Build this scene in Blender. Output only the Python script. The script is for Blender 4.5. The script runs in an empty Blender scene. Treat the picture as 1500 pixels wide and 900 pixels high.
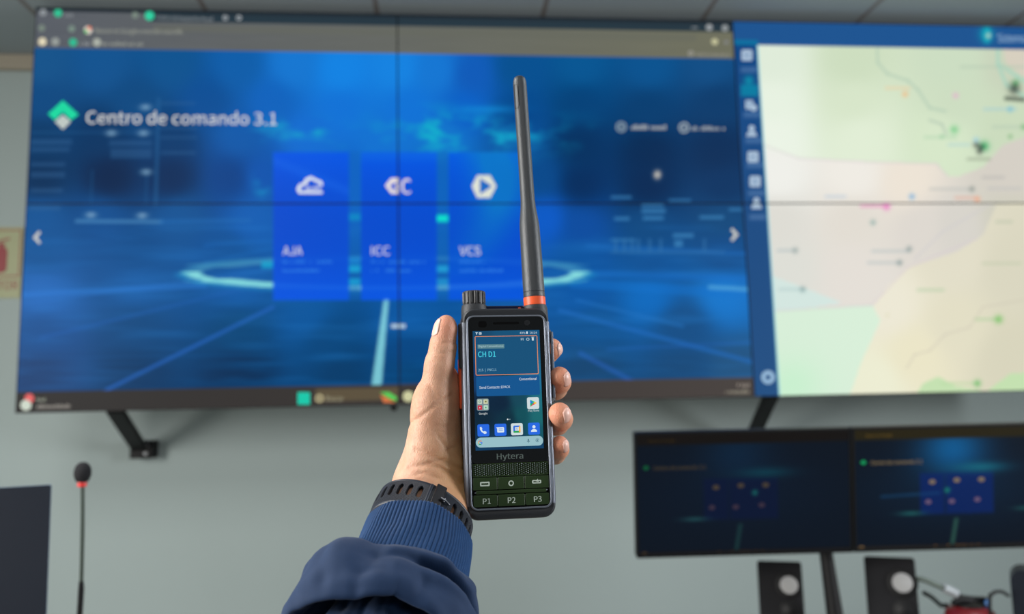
import bpy, math, random
import numpy as np
from mathutils import Matrix, Vector
random.seed(4); rng = np.random.RandomState(7)
PI = math.pi
COL = bpy.context.scene.collection

# ------------------------------------------------------------------ camera
F = 1200.0                                     # focal length in pixels of a 1500x900 frame
YAW, PITCH, ROLL = 0.09012, 0.12337, -0.02311
CAM = np.array([1.34757, -2.75996, 1.45-0.02106])
def basis(yaw, pitch, roll):
    cy, sy, cp, sp, cr, sr = math.cos(yaw), math.sin(yaw), math.cos(pitch), math.sin(pitch), math.cos(roll), math.sin(roll)
    f = np.array([sy*cp, cy*cp, sp]); r = np.array([cy, -sy, 0.]); u = np.cross(r, f)
    return np.array([r*cr+u*sr, u*cr-r*sr, f])
B = basis(YAW, PITCH, ROLL)                    # rows: right, up, forward
def at(px, py, depth):                         # world point seen at a pixel, at a depth along the view axis
    return CAM + (np.array([(px-750)/F, (450-py)/F, 1.])*depth) @ B
def on_y(px, py, y=0.0):                       # world point on the vertical plane y = const
    d = np.array([(px-750)/F, (450-py)/F, 1.]) @ B
    return CAM + d*((y-CAM[1])/d[1])
def to_px(X):
    d = (np.asarray(X)-CAM) @ B.T
    return 750+F*d[..., 0]/d[..., 2], 450-F*d[..., 1]/d[..., 2]
def mat(o, cols):
    m = Matrix.Identity(4)
    for i in range(3):
        for j in range(3): m[j][i] = float(cols[i][j])
        m[i][3] = float(o[i])
    return m
cam_data = bpy.data.cameras.new('camera'); cam = bpy.data.objects.new('camera', cam_data); COL.objects.link(cam)
cam.matrix_world = mat(CAM, [B[0], B[1], -B[2]])
cam_data.sensor_width = 36; cam_data.lens = F*36/1500; cam_data.clip_start = .01
cam_data.dof.use_dof = True; cam_data.dof.focus_distance = .562; cam_data.dof.aperture_fstop = 5.6
bpy.context.scene.camera = cam
sc = bpy.context.scene
sc.view_settings.view_transform = 'Standard'; sc.view_settings.look = 'None'
sc.view_settings.gamma = 1; sc.view_settings.exposure = 0; sc.view_settings.use_curve_mapping = False

# ------------------------------------------------------------------ colour
def lin(c):
    c = np.asarray(c, float)/255.
    return np.where(c <= .04045, c/12.92, ((c+.055)/1.055)**2.4)
def L4(*c): return tuple(lin(c))+(1.,)

# ------------------------------------------------------------------ materials
MATS = {}
def mk(name, col, rough=.5, metal=0., bump=None, spec=.5, vary=None, coat=0., sheen=0., sss=0.):
    m = bpy.data.materials.new(name); m.use_nodes = True
    nt = m.node_tree; p = nt.nodes['Principled BSDF']
    p.inputs['Base Color'].default_value = L4(*col); p.inputs['Roughness'].default_value = rough
    p.inputs['Metallic'].default_value = metal; p.inputs['Specular IOR Level'].default_value = spec
    p.inputs['Coat Weight'].default_value = coat; p.inputs['Sheen Weight'].default_value = sheen
    tc = nt.nodes.new('ShaderNodeTexCoord')
    if vary:
        sc_, amt = vary
        n = nt.nodes.new('ShaderNodeTexNoise'); n.inputs['Scale'].default_value = sc_; n.inputs['Detail'].default_value = 4
        nt.links.new(tc.outputs['Object'], n.inputs['Vector'])
        mx = nt.nodes.new('ShaderNodeMix'); mx.data_type = 'RGBA'
        c = lin(col)
        mx.inputs[6].default_value = tuple(c*(1-amt))+(1,); mx.inputs[7].default_value = tuple(np.minimum(c*(1+amt), 1))+(1,)
        nt.links.new(n.outputs['Fac'], mx.inputs[0]); nt.links.new(mx.outputs[2], p.inputs['Base Color'])
    if bump:
        sc_, st, dist = bump
        n = nt.nodes.new('ShaderNodeTexNoise'); n.inputs['Scale'].default_value = sc_; n.inputs['Detail'].default_value = 3
        nt.links.new(tc.outputs['Object'], n.inputs['Vector'])
        b = nt.nodes.new('ShaderNodeBump'); b.inputs['Strength'].default_value = st; b.inputs['Distance'].default_value = dist
        nt.links.new(n.outputs['Fac'], b.inputs['Height']); nt.links.new(b.outputs['Normal'], p.inputs['Normal'])
    MATS[name] = m
    return m
def screen_mat(name, rough=.3, strength=1., spec=.3):
    m = bpy.data.materials.new(name); m.use_nodes = True
    nt = m.node_tree; p = nt.nodes['Principled BSDF']
    a = nt.nodes.new('ShaderNodeAttribute'); a.attribute_name = 'Col'
    p.inputs['Base Color'].default_value = (.0015, .0015, .0018, 1); p.inputs['Roughness'].default_value = rough
    p.inputs['Specular IOR Level'].default_value = spec
    nt.links.new(a.outputs['Color'], p.inputs['Emission Color']); p.inputs['Emission Strength'].default_value = strength
    MATS[name] = m
    return m
M_wall = mk('painted_wall', (150, 162, 160), .8, bump=(60, .15, .002), vary=(1.5, .03))
M_trim = mk('cornice_paint', (150, 142, 126), .7, bump=(60, .1, .002))
M_floor = mk('grey_floor', (120, 120, 116), .5, vary=(3, .08))
M_black = mk('black_plastic', (13, 13, 15), .5, bump=(400, .1, .0005), spec=.3)
M_bezel = mk('bezel_black', (9, 10, 12), .6, bump=(300, .08, .0005), spec=.15)
M_steel = mk('bracket_steel', (9, 9, 10), .6, bump=(150, .1, .0005), spec=.25)
M_bolt = mk('bolt_metal', (120, 122, 124), .35, metal=.9, bump=(200, .1, .0005))
M_desk = mk('desk_laminate', (150, 140, 125), .4, vary=(8, .08))
M_desk_leg = mk('desk_leg_metal', (60, 62, 64), .4, metal=.6, bump=(150, .1, .0005))
M_cone = mk('speaker_cone_grey', (168, 168, 168), .6, bump=(300, .1, .0005))
M_foam = mk('mic_foam', (20, 20, 24), .95, bump=(900, .8, .001))
M_neck = mk('gooseneck_metal', (78, 88, 80), .4, metal=.5, bump=(900, .3, .0005))
M_red = mk('red_plastic', (104, 20, 26), .4, bump=(200, .1, .0005))
M_redring = mk('mic_ring_red', (215, 50, 45), .35, bump=(200, .1, .0005))
M_white = mk('pale_plastic', (150, 156, 160), .4, bump=(200, .1, .0005))
M_blue = mk('blue_plastic', (60, 110, 170), .4, bump=(200, .1, .0005))
M_sign = mk('sign_cream', (146, 150, 112), .5, vary=(20, .04))
M_signred = mk('sign_red', (128, 20, 28), .5, vary=(20, .05))
M_navy = mk('dark_navy_panel', (17, 23, 34), .4, bump=(100, .05, .0005), spec=.3)
M_grey_edge = mk('slate_edge', (92, 110, 130), .4, bump=(100, .05, .0005))
M_rad = mk('radio_shell', (30, 33, 39), .52, bump=(1500, .45, .0004), spec=.6)
M_radrim = mk('radio_rim', (122, 128, 140), .36, metal=.6, bump=(2500, .35, .0003))
M_glass = mk('radio_glass', (8, 9, 11), .06, spec=.6, coat=.6, bump=(5, .01, .0001))
M_camera = mk('camera_ring', (26, 28, 32), .3, bump=(500, .1, .0002))
M_key = mk('radio_key', (30, 52, 14), .45, bump=(1500, .2, .0002))
M_gap = mk('radio_gap', (2, 2, 3), .8, bump=(500, .1, .0002), spec=.1)
M_print = mk('key_print', (196, 208, 196), .5, vary=(500, .03))
M_logo = mk('logo_print', (92, 104, 100), .4, vary=(500, .03))
M_orange = mk('orange_rubber', (240, 92, 45), .42, bump=(1500, .3, .0003))
M_ant = mk('antenna_rubber', (50, 53, 57), .42, bump=(1400, .5, .0004), spec=.6)
M_knob = mk('knob_rubber', (46, 46, 48), .45, bump=(1500, .4, .0003))
M_led = mk('blue_glossy_bar', (10, 18, 60), .12, coat=.5, bump=(50, .02, .0002))
M_strap = mk('strap_rubber', (24, 32, 46), .45, bump=(1500, .3, .0002))
M_buckle = mk('buckle_metal', (58, 56, 58), .3, metal=.85, bump=(900, .1, .0002))
M_steelpin = mk('pin_steel', (120, 120, 124), .25, metal=1., bump=(900, .05, .0002))
M_case = mk('watch_case', (24, 25, 28), .4, metal=.3, bump=(900, .1, .0002))
S_wall = screen_mat('video_wall_picture', .4, 1., .04)
S_mon = screen_mat('monitor_picture', .4, 1., .05)
S_radio = screen_mat('handset_picture', .1, 1., .5)

# ceiling: 60 cm panels with dark joints
def ceiling_mat():
    m = bpy.data.materials.new('ceiling_panels'); m.use_nodes = True; nt = m.node_tree; p = nt.nodes['Principled BSDF']
    tc = nt.nodes.new('ShaderNodeTexCoord'); mp = nt.nodes.new('ShaderNodeMapping'); mp.inputs['Location'].default_value = (.06, .3, 0)
    br = nt.nodes.new('ShaderNodeTexBrick'); br.offset = 0; br.inputs['Scale'].default_value = 1
    br.inputs['Brick Width'].default_value = .6; br.inputs['Row Height'].default_value = 1.2; br.inputs['Mortar Size'].default_value = .01
    br.inputs['Color1'].default_value = L4(142, 152, 156); br.inputs['Color2'].default_value = L4(138, 149, 153); br.inputs['Mortar'].default_value = L4(112, 108, 106)
    nt.links.new(tc.outputs['Object'], mp.inputs['Vector']); nt.links.new(mp.outputs[0], br.inputs['Vector'])
    nt.links.new(br.outputs['Color'], p.inputs['Base Color']); p.inputs['Roughness'].default_value = .8
    return m
M_ceil = ceiling_mat()

def skin_mat():
    m = bpy.data.materials.new('skin'); m.use_nodes = True; nt = m.node_tree; p = nt.nodes['Principled BSDF']
    a = nt.nodes.new('ShaderNodeAttribute'); a.attribute_name = 'Col'
    tc = nt.nodes.new('ShaderNodeTexCoord')
    n = nt.nodes.new('ShaderNodeTexNoise'); n.inputs['Scale'].default_value = 120; n.inputs['Detail'].default_value = 5
    nt.links.new(tc.outputs['Object'], n.inputs['Vector'])
    mx = nt.nodes.new('ShaderNodeMix'); mx.data_type = 'RGBA'; mx.blend_type = 'MULTIPLY'; mx.inputs[0].default_value = .55
    cr = nt.nodes.new('ShaderNodeValToRGB'); cr.color_ramp.elements[0].position = .3; cr.color_ramp.elements[0].color = (.78, .66, .6, 1)
    cr.color_ramp.elements[1].position = .65; cr.color_ramp.elements[1].color = (1, 1, 1, 1)
    nt.links.new(n.outputs['Fac'], cr.inputs[0]); nt.links.new(a.outputs['Color'], mx.inputs[6]); nt.links.new(cr.outputs[0], mx.inputs[7])
    nt.links.new(mx.outputs[2], p.inputs['Base Color'])
    p.inputs['Roughness'].default_value = .48; p.inputs['Specular IOR Level'].default_value = .4
    p.inputs['Subsurface Weight'].default_value = .18; p.inputs['Subsurface Radius'].default_value = (.006, .002, .001); p.inputs['Subsurface Scale'].default_value = 1.
    v = nt.nodes.new('ShaderNodeTexVoronoi'); v.inputs['Scale'].default_value = 900; v.feature = 'DISTANCE_TO_EDGE'
    mp = nt.nodes.new('ShaderNodeMapping'); mp.inputs['Scale'].default_value = (1, 1, .55); nt.links.new(tc.outputs['Object'], mp.inputs['Vector'])
    nt.links.new(mp.outputs[0], v.inputs['Vector'])
    b = nt.nodes.new('ShaderNodeBump'); b.inputs['Strength'].default_value = .6; b.inputs['Distance'].default_value = .0005
    nt.links.new(v.outputs['Distance'], b.inputs['Height'])
    n2 = nt.nodes.new('ShaderNodeTexNoise'); n2.inputs['Scale'].default_value = 260; nt.links.new(mp.outputs[0], n2.inputs['Vector'])
    b2 = nt.nodes.new('ShaderNodeBump'); b2.inputs['Strength'].default_value = .45; b2.inputs['Distance'].default_value = .0005
    nt.links.new(n2.outputs['Fac'], b2.inputs['Height']); nt.links.new(b.outputs['Normal'], b2.inputs['Normal'])
    nt.links.new(b2.outputs['Normal'], p.inputs['Normal'])
    return m
M_skin = skin_mat()
M_nail = mk('fingernail_keratin', (232, 184, 168), .36, coat=.0, bump=(300, .05, .0002))

def cloth_mat(name, col, wu, wv, strength, dist, dark=.72, rough=.8, diag=False):
    # woven / knitted look from the surface's own UV
    m = bpy.data.materials.new(name); m.use_nodes = True; nt = m.node_tree; p = nt.nodes['Principled BSDF']
    uv = nt.nodes.new('ShaderNodeUVMap'); mp = nt.nodes.new('ShaderNodeMapping'); mp.inputs['Scale'].default_value = (wu, wv, 1)
    nt.links.new(uv.outputs[0], mp.inputs['Vector'])
    w1 = nt.nodes.new('ShaderNodeTexWave'); w1.wave_type = 'BANDS'; w1.bands_direction = 'DIAGONAL' if diag else 'Y'
    w1.inputs['Scale'].default_value = 1; w1.inputs['Distortion'].default_value = 1.2; w1.inputs['Detail'].default_value = 1
    nt.links.new(mp.outputs[0], w1.inputs['Vector'])
    c = lin(col)
    mx = nt.nodes.new('ShaderNodeMix'); mx.data_type = 'RGBA'
    mx.inputs[6].default_value = tuple(c*dark)+(1,); mx.inputs[7].default_value = tuple(np.minimum(c*1.25, 1))+(1,)
    n = nt.nodes.new('ShaderNodeTexNoise'); n.inputs['Scale'].default_value = 700
    tc = nt.nodes.new('ShaderNodeTexCoord'); nt.links.new(tc.outputs['Object'], n.inputs['Vector'])
    ad = nt.nodes.new('ShaderNodeMath'); ad.operation = 'MULTIPLY_ADD'; ad.inputs[1].default_value = .5
    nt.links.new(w1.outputs['Fac'], ad.inputs[0])
    h = nt.nodes.new('ShaderNodeMath'); h.operation = 'MULTIPLY'; h.inputs[1].default_value = .5; nt.links.new(n.outputs['Fac'], h.inputs[0])
    nt.links.new(h.outputs[0], ad.inputs[2])
    nt.links.new(ad.outputs[0], mx.inputs[0]); nt.links.new(mx.outputs[2], p.inputs['Base Color'])
    b = nt.nodes.new('ShaderNodeBump'); b.inputs['Strength'].default_value = strength; b.inputs['Distance'].default_value = dist
    nt.links.new(ad.outputs[0], b.inputs['Height']); nt.links.new(b.outputs['Normal'], p.inputs['Normal'])
    p.inputs['Roughness'].default_value = rough; p.inputs['Sheen Weight'].default_value = .08; p.inputs['Specular IOR Level'].default_value = .3
    return m
M_knit = cloth_mat('ribbed_knit', (8, 62, 112), 1, 34, .6, .0006, .5, .85)
M_sleeve = cloth_mat('navy_twill', (12, 40, 74), 120, 200, .3, .0002, .85, .75, True)

# ------------------------------------------------------------------ mesh builder
class MB:
    def __init__(s): s.v = []; s.f = []; s.c = []; s.mi = []
    def add(s, vs, fs, col=(1, 1, 1), mi=0):
        o = len(s.v); s.v += [tuple(map(float, p)) for p in vs]; s.f += [tuple(o+i for i in q) for q in fs]
        s.c += [tuple(col)]*len(vs) if np.ndim(col) == 1 else [tuple(x) for x in col]; s.mi += [mi]*len(fs)
        return s
    def box(s, x0, x1, y0, y1, z0, z1, M=None, mi=0):
        vs = [(x, y, z) for x in (x0, x1) for y in (y0, y1) for z in (z0, z1)]
        if M is not None: vs = [tuple(M @ Vector(p)) for p in vs]
        return s.add(vs, [(0, 1, 3, 2), (4, 6, 7, 5), (0, 4, 5, 1), (2, 3, 7, 6), (0, 2, 6, 4), (1, 5, 7, 3)], mi=mi)
    def prism(s, outline, y0, y1, mi=0, col=(1, 1, 1)):     # outline in (x,z), counter-clockwise seen from -y
        n = len(outline)
        vs = [(x, y0, z) for x, z in outline]+[(x, y1, z) for x, z in outline]
        fs = [tuple(range(n)), tuple(range(2*n-1, n-1, -1))]+[(i, n+i, n+(i+1) % n, (i+1) % n) for i in range(n)]
        return s.add(vs, fs, col, mi)
    def ring(s, outer, inner, y0, y1, mi=0):                # frame between two outlines with equal counts
        n = len(outer)
        vs = [(x, y0, z) for x, z in outer]+[(x, y0, z) for x, z in inner]+[(x, y1, z) for x, z in outer]+[(x, y1, z) for x, z in inner]
        fs = []
        for i in range(n):
            j = (i+1) % n
            fs += [(i, j, n+j, n+i), (2*n+i, 3*n+i, 3*n+j, 2*n+j), (i, 2*n+i, 2*n+j, j), (n+i, n+j, 3*n+j, 3*n+i)]
        return s.add(vs, fs, mi=mi)
    def lathe(s, prof, n=32, M=None, mi=0, caps=True):      # prof: (radius, z)
        vs = []; fs = []
        for r, z in prof:
            for k in range(n): a = 2*PI*k/n; vs.append((r*math.cos(a), r*math.sin(a), z))
        for i in range(len(prof)-1):
            for k in range(n): fs.append((i*n+k, i*n+(k+1) % n, (i+1)*n+(k+1) % n, (i+1)*n+k))
        if caps: fs += [tuple(range(n-1, -1, -1)), tuple(range((len(prof)-1)*n, len(prof)*n))]
        if M is not None: vs = [tuple(M @ Vector(p)) for p in vs]
        return s.add(vs, fs, mi=mi)
    def tube(s, pts, rad, n=12, mi=0):
        pts = [np.array(p, float) for p in pts]; rad = rad if np.ndim(rad) else [rad]*len(pts)
        vs = []; fs = []; up = np.array([.13, .21, .97]); pn = None
        for i, p in enumerate(pts):
            t = pts[min(i+1, len(pts)-1)]-pts[max(i-1, 0)]; t /= np.linalg.norm(t)
            a = (np.cross(t, up) if pn is None else pn-t*(pn@t)); a /= np.linalg.norm(a); pn = a; b = np.cross(t, a)
            for k in range(n): q = 2*PI*k/n; vs.append(p+rad[i]*(a*math.cos(q)+b*math.sin(q)))
        for i in range(len(pts)-1):
            for k in range(n): fs.append((i*n+k, i*n+(k+1) % n, (i+1)*n+(k+1) % n, (i+1)*n+k))
        fs += [tuple(range(n-1, -1, -1)), tuple(range((len(pts)-1)*n, len(pts)*n))]
        return s.add(vs, fs, mi=mi)
    def build(s, name, m, parent=None, smooth=None, bevel=0, seg=2, col=False, kind=None, label=None):
        me = bpy.data.meshes.new(name); me.from_pydata(s.v, [], s.f); me.update()
        for mm in (m if isinstance(m, list) else [m]): me.materials.append(mm)
        if any(s.mi): me.polygons.foreach_set('material_index', s.mi)
        if col:
            a = me.color_attributes.new('Col', 'FLOAT_COLOR', 'POINT')
            a.data.foreach_set('color', np.c_[np.array(s.c, np.float32), np.ones(len(s.c), np.float32)].ravel())
        if smooth is not None:
            me.shade_smooth(); me.set_sharp_from_angle(angle=math.radians(smooth))
        o = bpy.data.objects.new(name, me); COL.objects.link(o); o.parent = parent
        if bevel:
            b = o.modifiers.new('bevel', 'BEVEL'); b.width = bevel; b.segments = seg; b.limit_method = 'ANGLE'; b.angle_limit = math.radians(35)
            me.shade_smooth(); me.set_sharp_from_angle(angle=math.radians(35))
        if kind: o['kind'] = kind
        if label: o['label'] = label
        return o
def thing(name, label, cat, M=None, loc=None, group=None):
    o = bpy.data.objects.new(name, None); COL.objects.link(o); o.empty_display_size = .05
    if M is not None: o.matrix_world = M
    if loc is not None: o.location = loc
    o['label'] = label; o['category'] = cat
    if group: o['group'] = group
    return o
def tag(o, label, cat, group=None):
    o['label'] = label; o['category'] = cat
    if group: o['group'] = group
    return o
def rrect(x0, x1, z0, z1, r, n=5):
    out = []
    for cx, cz, a0 in ((x1-r, z0+r, -PI/2), (x1-r, z1-r, 0), (x0+r, z1-r, PI/2), (x0+r, z0+r, PI)):
        for k in range(n+1): a = a0+PI/2*k/n; out.append((cx+r*math.cos(a), cz+r*math.sin(a)))
    return out
def circ(cx, cz, rx, rz=None, n=24):
    rz = rz or rx
    return [(cx+rx*math.cos(2*PI*k/n), cz+rz*math.sin(2*PI*k/n)) for k in range(n)]

_txt = {}
try: FONT = bpy.data.fonts.load(bpy.utils.system_resource('DATAFILES')+'/fonts/Noto Sans CJK Regular.woff2')
except Exception: FONT = None
def text_mesh(t):                                # triangulated outlines of a word, 2-D, bounding box normalised to start at 0
    if t not in _txt:
        cu = bpy.data.curves.new('word', 'FONT'); cu.body = t; cu.resolution_u = 4
        if FONT: cu.font = FONT
        o = bpy.data.objects.new('word', cu); me = bpy.data.meshes.new_from_object(o)
        v = np.array([p.co[:2] for p in me.vertices]); f = [tuple(p.vertices) for p in me.polygons]
        bpy.data.objects.remove(o); bpy.data.curves.remove(cu); bpy.data.meshes.remove(me)
        _txt[t] = (v, f)
    v, f = _txt[t]
    return v.copy(), f
CAPH = {}
def caph():
    if 'c' not in CAPH: CAPH['c'] = float(np.ptp(text_mesh('H')[0][:, 1]))
    return CAPH['c']
def text2d(t, x0, z0, w, h=None, bold=0):        # baseline-left at (x0,z0), total width w (cap height h stretches it)
    v, f = text_mesh(t); mn, mx = v[:, 0].min(), v[:, 0].max()
    s = w/(mx-mn); sz = s if h is None else h/caph()
    return np.c_[(v[:, 0]-mn)*s+x0, v[:, 1]*sz+z0], f

# ------------------------------------------------------------------ the room
ZC = 2.852; WY = .48
def struct(name, mb, m, **k):
    o = mb.build(name, m, **k); o['kind'] = 'structure'; return o
struct('wall_back', MB().box(-1.6, 6.2, WY, WY+.15, 0, ZC+.1), M_wall)
struct('wall_left', MB().box(-1.75, -1.6, -6, WY+.15, 0, ZC+.1), M_wall)
struct('wall_right', MB().box(6.2, 6.35, -6, WY+.15, 0, ZC+.1), M_wall)
struct('floor', MB().box(-1.75, 6.35, -6, WY+.15, -.1, 0), M_floor)
struct('ceiling', MB().box(-1.75, 6.35, -6, WY+.15, ZC, ZC+.1), M_ceil)
tr = MB(); tr.prism([(-1.6, ZC-.062), (6.2, ZC-.062), (6.2, ZC), (-1.6, ZC)], WY-.03, WY)
struct('trim_1', tr, M_trim, bevel=.006)

# ------------------------------------------------------------------ what the video wall shows
def interp(px, py, ctrl, s=48.):
    num = np.zeros(px.shape+(3,)); den = np.zeros(px.shape)
    for x, y, r, g, b in ctrl:
        w = 1/(((px-x)**2+(py-y)**2)/s**2+.15)**2
        num += w[..., None]*np.array([r, g, b], float); den += w
    return num/den[..., None]
def mixc(img, m, c): img += np.clip(m, 0, 1)[..., None]*(np.array(c, float)-img)
def sdseg(px, py, x0, y0, x1, y1):
    dx, dy = x1-x0, y1-y0; t = np.clip(((px-x0)*dx+(py-y0)*dy)/(dx*dx+dy*dy), 0, 1)
    return np.hypot(px-x0-t*dx, py-y0-t*dy), t
def line(img, px, py, a, b, w, c, al=1., soft=1.5):
    d, t = sdseg(px, py, *a, *b); ww = w if not isinstance(w, tuple) else w[0]+(w[1]-w[0])*t
    mixc(img, al*np.clip((ww/2-d)/soft+.5, 0, 1), c)
def rect(img, px, py, x0, x1, y0, y1, c, al=1., soft=2.):
    d = np.minimum(np.minimum(px-x0, x1-px), np.minimum(py-y0, y1-py)); mixc(img, al*np.clip(d/soft+.5, 0, 1), c)
def blob(img, px, py, x, y, rx, ry, c, al=1.): mixc(img, al*np.exp(-((px-x)/rx)**2-((py-y)/ry)**2), c)
def inside(px, py, poly):
    r = np.zeros(px.shape, bool); n = len(poly)
    for i in range(n):
        (x0, y0), (x1, y1) = poly[i], poly[(i+1) % n]
        if y0 == y1: continue
        r ^= ((y0 > py) != (y1 > py)) & (px < (x1-x0)*(py-y0)/(y1-y0)+x0)
    return r
_g = rng.rand(64, 64)
def vnoise(x, y):
    xi = np.floor(x).astype(int); yi = np.floor(y).astype(int); fx = x-xi; fy = y-yi; fx = fx*fx*(3-2*fx); fy = fy*fy*(3-2*fy)
    g = lambda a, b: _g[a % 64, b % 64]
    return (g(xi, yi)*(1-fx)+g(xi+1, yi)*fx)*(1-fy)+(g(xi, yi+1)*(1-fx)+g(xi+1, yi+1)*fx)*fy
def fbm(x, y): return .5*vnoise(x, y)+.3*vnoise(2*x+9, 2*y+4)+.2*vnoise(4*x+3, 4*y+8)

DESK = [(60,95,28,85,140),(150,95,25,85,145),(250,95,22,85,145),(350,95,22,95,170),(430,95,28,120,210),(500,105,26,132,228),(580,100,28,132,226),(640,105,28,120,212),(690,110,24,92,185),(760,100,18,82,145),(850,100,18,88,148),(950,100,20,85,145),(1040,100,25,80,135),
(60,150,22,75,130),(200,150,20,75,130),(300,150,18,80,150),(400,150,22,100,190),(500,160,24,115,215),(600,160,24,115,215),(680,160,20,98,200),(760,170,15,72,138),(850,150,14,68,122),(950,160,17,64,114),(1050,150,20,62,110),
(60,200,18,60,105),(150,200,15,55,100),(250,200,15,60,110),(350,200,20,90,170),(450,200,25,110,210),(560,205,25,115,210),(650,205,25,120,205),(750,205,22,95,170),(850,215,14,52,98),(950,220,14,45,86),(1050,220,17,48,90),
(60,260,15,50,90),(160,260,9,40,78),(250,260,10,46,90),(340,260,14,66,135),(380,260,18,85,175),(520,260,20,100,200),(648,260,20,100,190),(790,260,18,75,140),(850,270,13,48,95),(950,275,13,44,86),(1060,275,18,54,100),
(60,320,22,85,150),(150,320,20,80,145),(260,320,22,85,150),(370,320,22,95,180),(800,320,20,92,200),(850,330,20,78,160),(950,330,22,75,130),(1060,320,25,75,125),
(60,370,20,85,150),(200,370,18,78,140),(330,370,18,82,150),(850,380,20,86,160),(950,390,22,82,148),(1060,370,25,78,138),
(60,430,36,105,185),(200,420,25,92,162),(350,420,22,92,168),(450,460,18,88,158),(600,460,18,88,162),(850,430,20,88,165),(950,430,22,108,192),(1060,430,28,120,205),
(60,490,25,82,146),(200,480,18,74,128),(350,480,15,72,122),(480,500,15,72,126),(600,510,14,72,132),(860,480,24,84,144),(1000,480,28,80,135),
(60,550,26,64,114),(200,550,14,58,102),(350,550,10,50,90),(500,550,13,62,108),(600,550,13,68,118),(860,540,30,72,115),(1000,550,30,74,120),(1080,550,38,85,130)]
MAPC = [(1130,90,224,236,218),(1250,90,206,222,192),(1400,90,205,222,195),(1480,90,202,212,188),(1130,150,232,242,226),(1250,150,216,230,202),(1400,150,206,222,194),
(1130,200,236,244,230),(1260,200,226,238,214),(1380,200,216,232,202),(1480,190,204,220,190)]
MAPP = [(1140,260,240,240,234),(1250,260,240,236,228),(1330,270,238,228,214),(1480,250,214,208,198),(1140,320,222,220,212),(1250,320,226,220,210),(1350,330,222,216,208),(1400,330,216,212,204),(1480,320,208,206,190),(1150,400,222,222,214),(1250,400,228,222,214)]
MAPY = [(1300,450,236,231,212),(1400,380,226,221,200),(1480,400,218,214,192),(1400,480,226,221,196),(1480,520,216,212,188),(1280,560,236,236,210),(1340,520,234,228,198)]

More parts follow.
